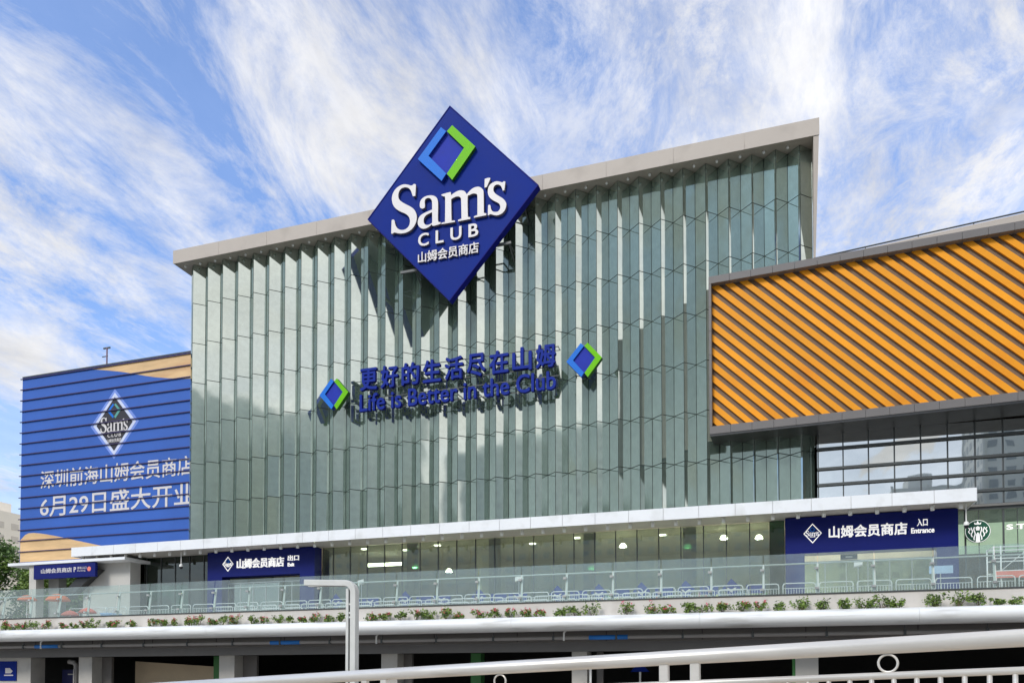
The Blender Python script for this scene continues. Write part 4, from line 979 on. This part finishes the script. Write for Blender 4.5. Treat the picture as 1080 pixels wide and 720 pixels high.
# blocks across the street, seen mirrored in the windows and in the green pleats
tower('office_tower', 'tall grey tower mirrored in the windows above the coffee shop lettering', 66, -120, 30, 22, 78, M_TGREY)
tower('office_tower', 'middle grey tower mirrored in the windows beside the canopy end', 38, -118, 16, 20, 50, M_TGREY)
tower('office_tower', 'broad grey block mirrored low in the windows above the canopy end', 22, -112, 20, 18, 38, M_TGREY)
tower('street_block', 'long low block mirrored in the ground floor glass between the portals', -60, -95, 150, 18, 40, mat('block_olive', srgb(226, 218, 196), .8, 0, .2, .1), wm=M_TWG)
tower('housing_block', 'nearest stepped block mirrored in the lower green pleats', 128, 10, 26, 34, 62, M_TDK, wm=M_TWG)
tower('housing_block', 'second stepped block mirrored in the lower green pleats', 120, -38, 30, 30, 80, M_TDK, wm=M_TWG)
tower('housing_block', 'third stepped block mirrored in the lower green pleats', 108, -82, 34, 26, 90, M_TDK, wm=M_TWG)

# ------------------------------------------------------------------ camera
f = 830.; e = R(1.6); yaw = R(18.1)
cam = bpy.data.cameras.new('camera'); co = bpy.data.objects.new('camera', cam); COL.objects.link(co)
cam.sensor_width = 36; cam.lens = f/1080*36; cam.clip_end = 6000; cam.clip_start = .1
co.location = (0, 0, 1.6); co.rotation_euler = (math.pi/2+e, 0, yaw)
cam.shift_y = (715-f*math.tan(e)-360)/1080
scene.camera = co

# ------------------------------------------------------------------ light and sky
SUN_EL, SUN_AZ = 38., 198.      # azimuth clockwise from +Y, so 200 is behind the viewer and a little to the west
sd = Vector((math.sin(R(SUN_AZ))*math.cos(R(SUN_EL)), math.cos(R(SUN_AZ))*math.cos(R(SUN_EL)), math.sin(R(SUN_EL))))
sun = bpy.data.lights.new('sun', 'SUN'); sun.energy = 1.35; sun.angle = R(16); sun.color = (1, .95, .88)
so = bpy.data.objects.new('sun', sun); COL.objects.link(so); so.rotation_euler = sd.to_track_quat('Z', 'Y').to_euler()
w = bpy.data.worlds.new('World'); scene.world = w; w.use_nodes = True
nt = w.node_tree; nt.nodes.clear(); N = nt.nodes.new; L = nt.links.new
out = N('ShaderNodeOutputWorld'); bg = N('ShaderNodeBackground'); L(bg.outputs[0], out.inputs[0]); bg.inputs[1].default_value = .075
sky = N('ShaderNodeTexSky'); sky.sky_type = 'NISHITA'; sky.sun_disc = False; sky.sun_elevation = R(SUN_EL); sky.sun_rotation = R(SUN_AZ)
sky.air_density = 1.0; sky.dust_density = 1.2; sky.ozone_density = 2.0
tc = N('ShaderNodeTexCoord'); sx = N('ShaderNodeSeparateXYZ'); L(tc.outputs['Generated'], sx.inputs[0])
def math_(op, a, b=None, c=None, clamp=False):
    n = N('ShaderNodeMath'); n.operation = op; n.use_clamp = clamp
    for i, q in enumerate((a, b, c)):
        if q is None: continue
        if isinstance(q, (int, float)): n.inputs[i].default_value = q
        else: L(q, n.inputs[i])
    return n.outputs[0]
zz = math_('ADD', math_('MAXIMUM', sx.outputs[2], 0.0), .16)
u = math_('DIVIDE', sx.outputs[0], zz); v = math_('DIVIDE', sx.outputs[1], zz)
cv = N('ShaderNodeCombineXYZ'); L(u, cv.inputs[0]); L(v, cv.inputs[1])
def noise(sc, det, rough, stretch, rot=0., off=(0, 0, 0), dist=0.):
    mp = N('ShaderNodeMapping'); mp.inputs['Scale'].default_value = stretch; mp.inputs['Rotation'].default_value = (0, 0, rot); mp.inputs['Location'].default_value = off
    L(cv.outputs[0], mp.inputs[0])
    n = N('ShaderNodeTexNoise'); n.inputs['Scale'].default_value = sc; n.inputs['Detail'].default_value = det; n.inputs['Roughness'].default_value = rough; n.inputs['Distortion'].default_value = dist
    L(mp.outputs[0], n.inputs['Vector']); return n.outputs[0]
def ramp(x, lo, hi, a=0., b=1.):
    n = N('ShaderNodeMapRange'); n.interpolation_type = 'SMOOTHSTEP'; n.inputs[1].default_value = lo; n.inputs[2].default_value = hi; n.inputs[3].default_value = a; n.inputs[4].default_value = b
    L(x, n.inputs[0]); return n.outputs[0]
wisps = noise(3.2, 11, .70, (1.3, .62, 1), .30, (3.1, 1.7, 0), .45)
patch = noise(1.0, 5, .55, (1, .75, 1), .2, (9.5, 0.4, 0), .3)
puffs = noise(4.6, 10, .68, (1, .75, 1), .2, (1.2, 9.1, 0), .3)
m1 = math_('MULTIPLY', ramp(wisps, .31, .69), ramp(patch, .24, .52, .5, 1.))
m2 = math_('MULTIPLY', ramp(puffs, .40, .70), ramp(patch, .40, .62))
m3 = math_('MULTIPLY', math_('MULTIPLY', ramp(noise(3.9, 11, .72, (1.1, .72, 1), .5, (4.2, 6.6, 0), .5), .31, .62), ramp(sx.outputs[0], -.50, .0, .15, 1.)), ramp(sx.outputs[2], .22, .42, .35, 1.))
dp = N('ShaderNodeVectorMath'); dp.operation = 'DOT_PRODUCT'; dp.inputs[1].default_value = (-0.7261, 0.6016, 0.3331); L(tc.outputs['Generated'], dp.inputs[0])
bank = ramp(math_('ADD', dp.outputs['Value'], math_('MULTIPLY', puffs, .006)), .9999, 1.0035)      # one low bank of cloud in the west
haze = ramp(sx.outputs[2], 0.0, .45, .70, .17)
south = math_('MULTIPLY', ramp(sx.outputs[2], .30, .80, .88, .2), ramp(sx.outputs[1], -.4, .05, 1., 0.))
east = math_('MULTIPLY', ramp(sx.outputs[0], .38, .70), ramp(wisps, .2, .6, .75, 1.))     # unseen cloud sheet added to the east, brightened for the pleats to mirror
mask = math_('MAXIMUM', math_('MAXIMUM', math_('MAXIMUM', math_('MAXIMUM', m1, m3), math_('MAXIMUM', m2, bank)), math_('MAXIMUM', haze, south)), east, clamp=True)
bright = math_('MULTIPLY', math_('MULTIPLY_ADD', noise(3.8, 10, .68, (1.2, .65, 1), .2, (5, 5, 0), .3), 7.0, 3.9), math_('MULTIPLY', ramp(sx.outputs[0], .36, .70, 1., 1.5), math_('SUBTRACT', 1., math_('MULTIPLY', math_('MULTIPLY', ramp(sx.outputs[1], -.5, 0., .38, 0.), ramp(sx.outputs[2], .2, .4)), ramp(sx.outputs[0], .3, .6, 1., 0.)))))  # cloud raised to the east, dimmed behind the viewer, for mirrored tones
cc = N('ShaderNodeVectorMath'); cc.operation = 'SCALE'; cc.inputs[0].default_value = (.985, .99, 1.02); L(bright, cc.inputs['Scale'])
warm = N('ShaderNodeMix'); warm.data_type = 'RGBA'; warm.inputs['A'].default_value = (1, 1, 1, 1); warm.inputs['B'].default_value = (1.02, 1., .965, 1); L(ramp(sx.outputs[0], .36, .7), warm.inputs['Factor'])
cw = N('ShaderNodeVectorMath'); cw.operation = 'MULTIPLY'; L(cc.outputs[0], cw.inputs[0]); L(warm.outputs['Result'], cw.inputs[1])
hs = N('ShaderNodeVectorMath'); hs.operation = 'MULTIPLY'; hs.inputs[1].default_value = (.98, 1.66, 2.42); L(sky.outputs[0], hs.inputs[0])
mx = N('ShaderNodeMix'); mx.data_type = 'RGBA'; L(mask, mx.inputs['Factor']); L(hs.outputs[0], mx.inputs['A']); L(cw.outputs[0], mx.inputs['B'])
L(mx.outputs['Result'], bg.inputs[0])
vs = scene.view_settings; vs.view_transform = 'Standard'; vs.look = 'None'; vs.gamma = 1; vs.exposure = .68
scene.render.engine = 'CYCLES'; scene.cycles.max_bounces = 10; scene.cycles.transparent_max_bounces = 24; scene.cycles.glossy_bounces = 6
scene.cycles.use_denoising = True; scene.cycles.sample_clamp_indirect = 8
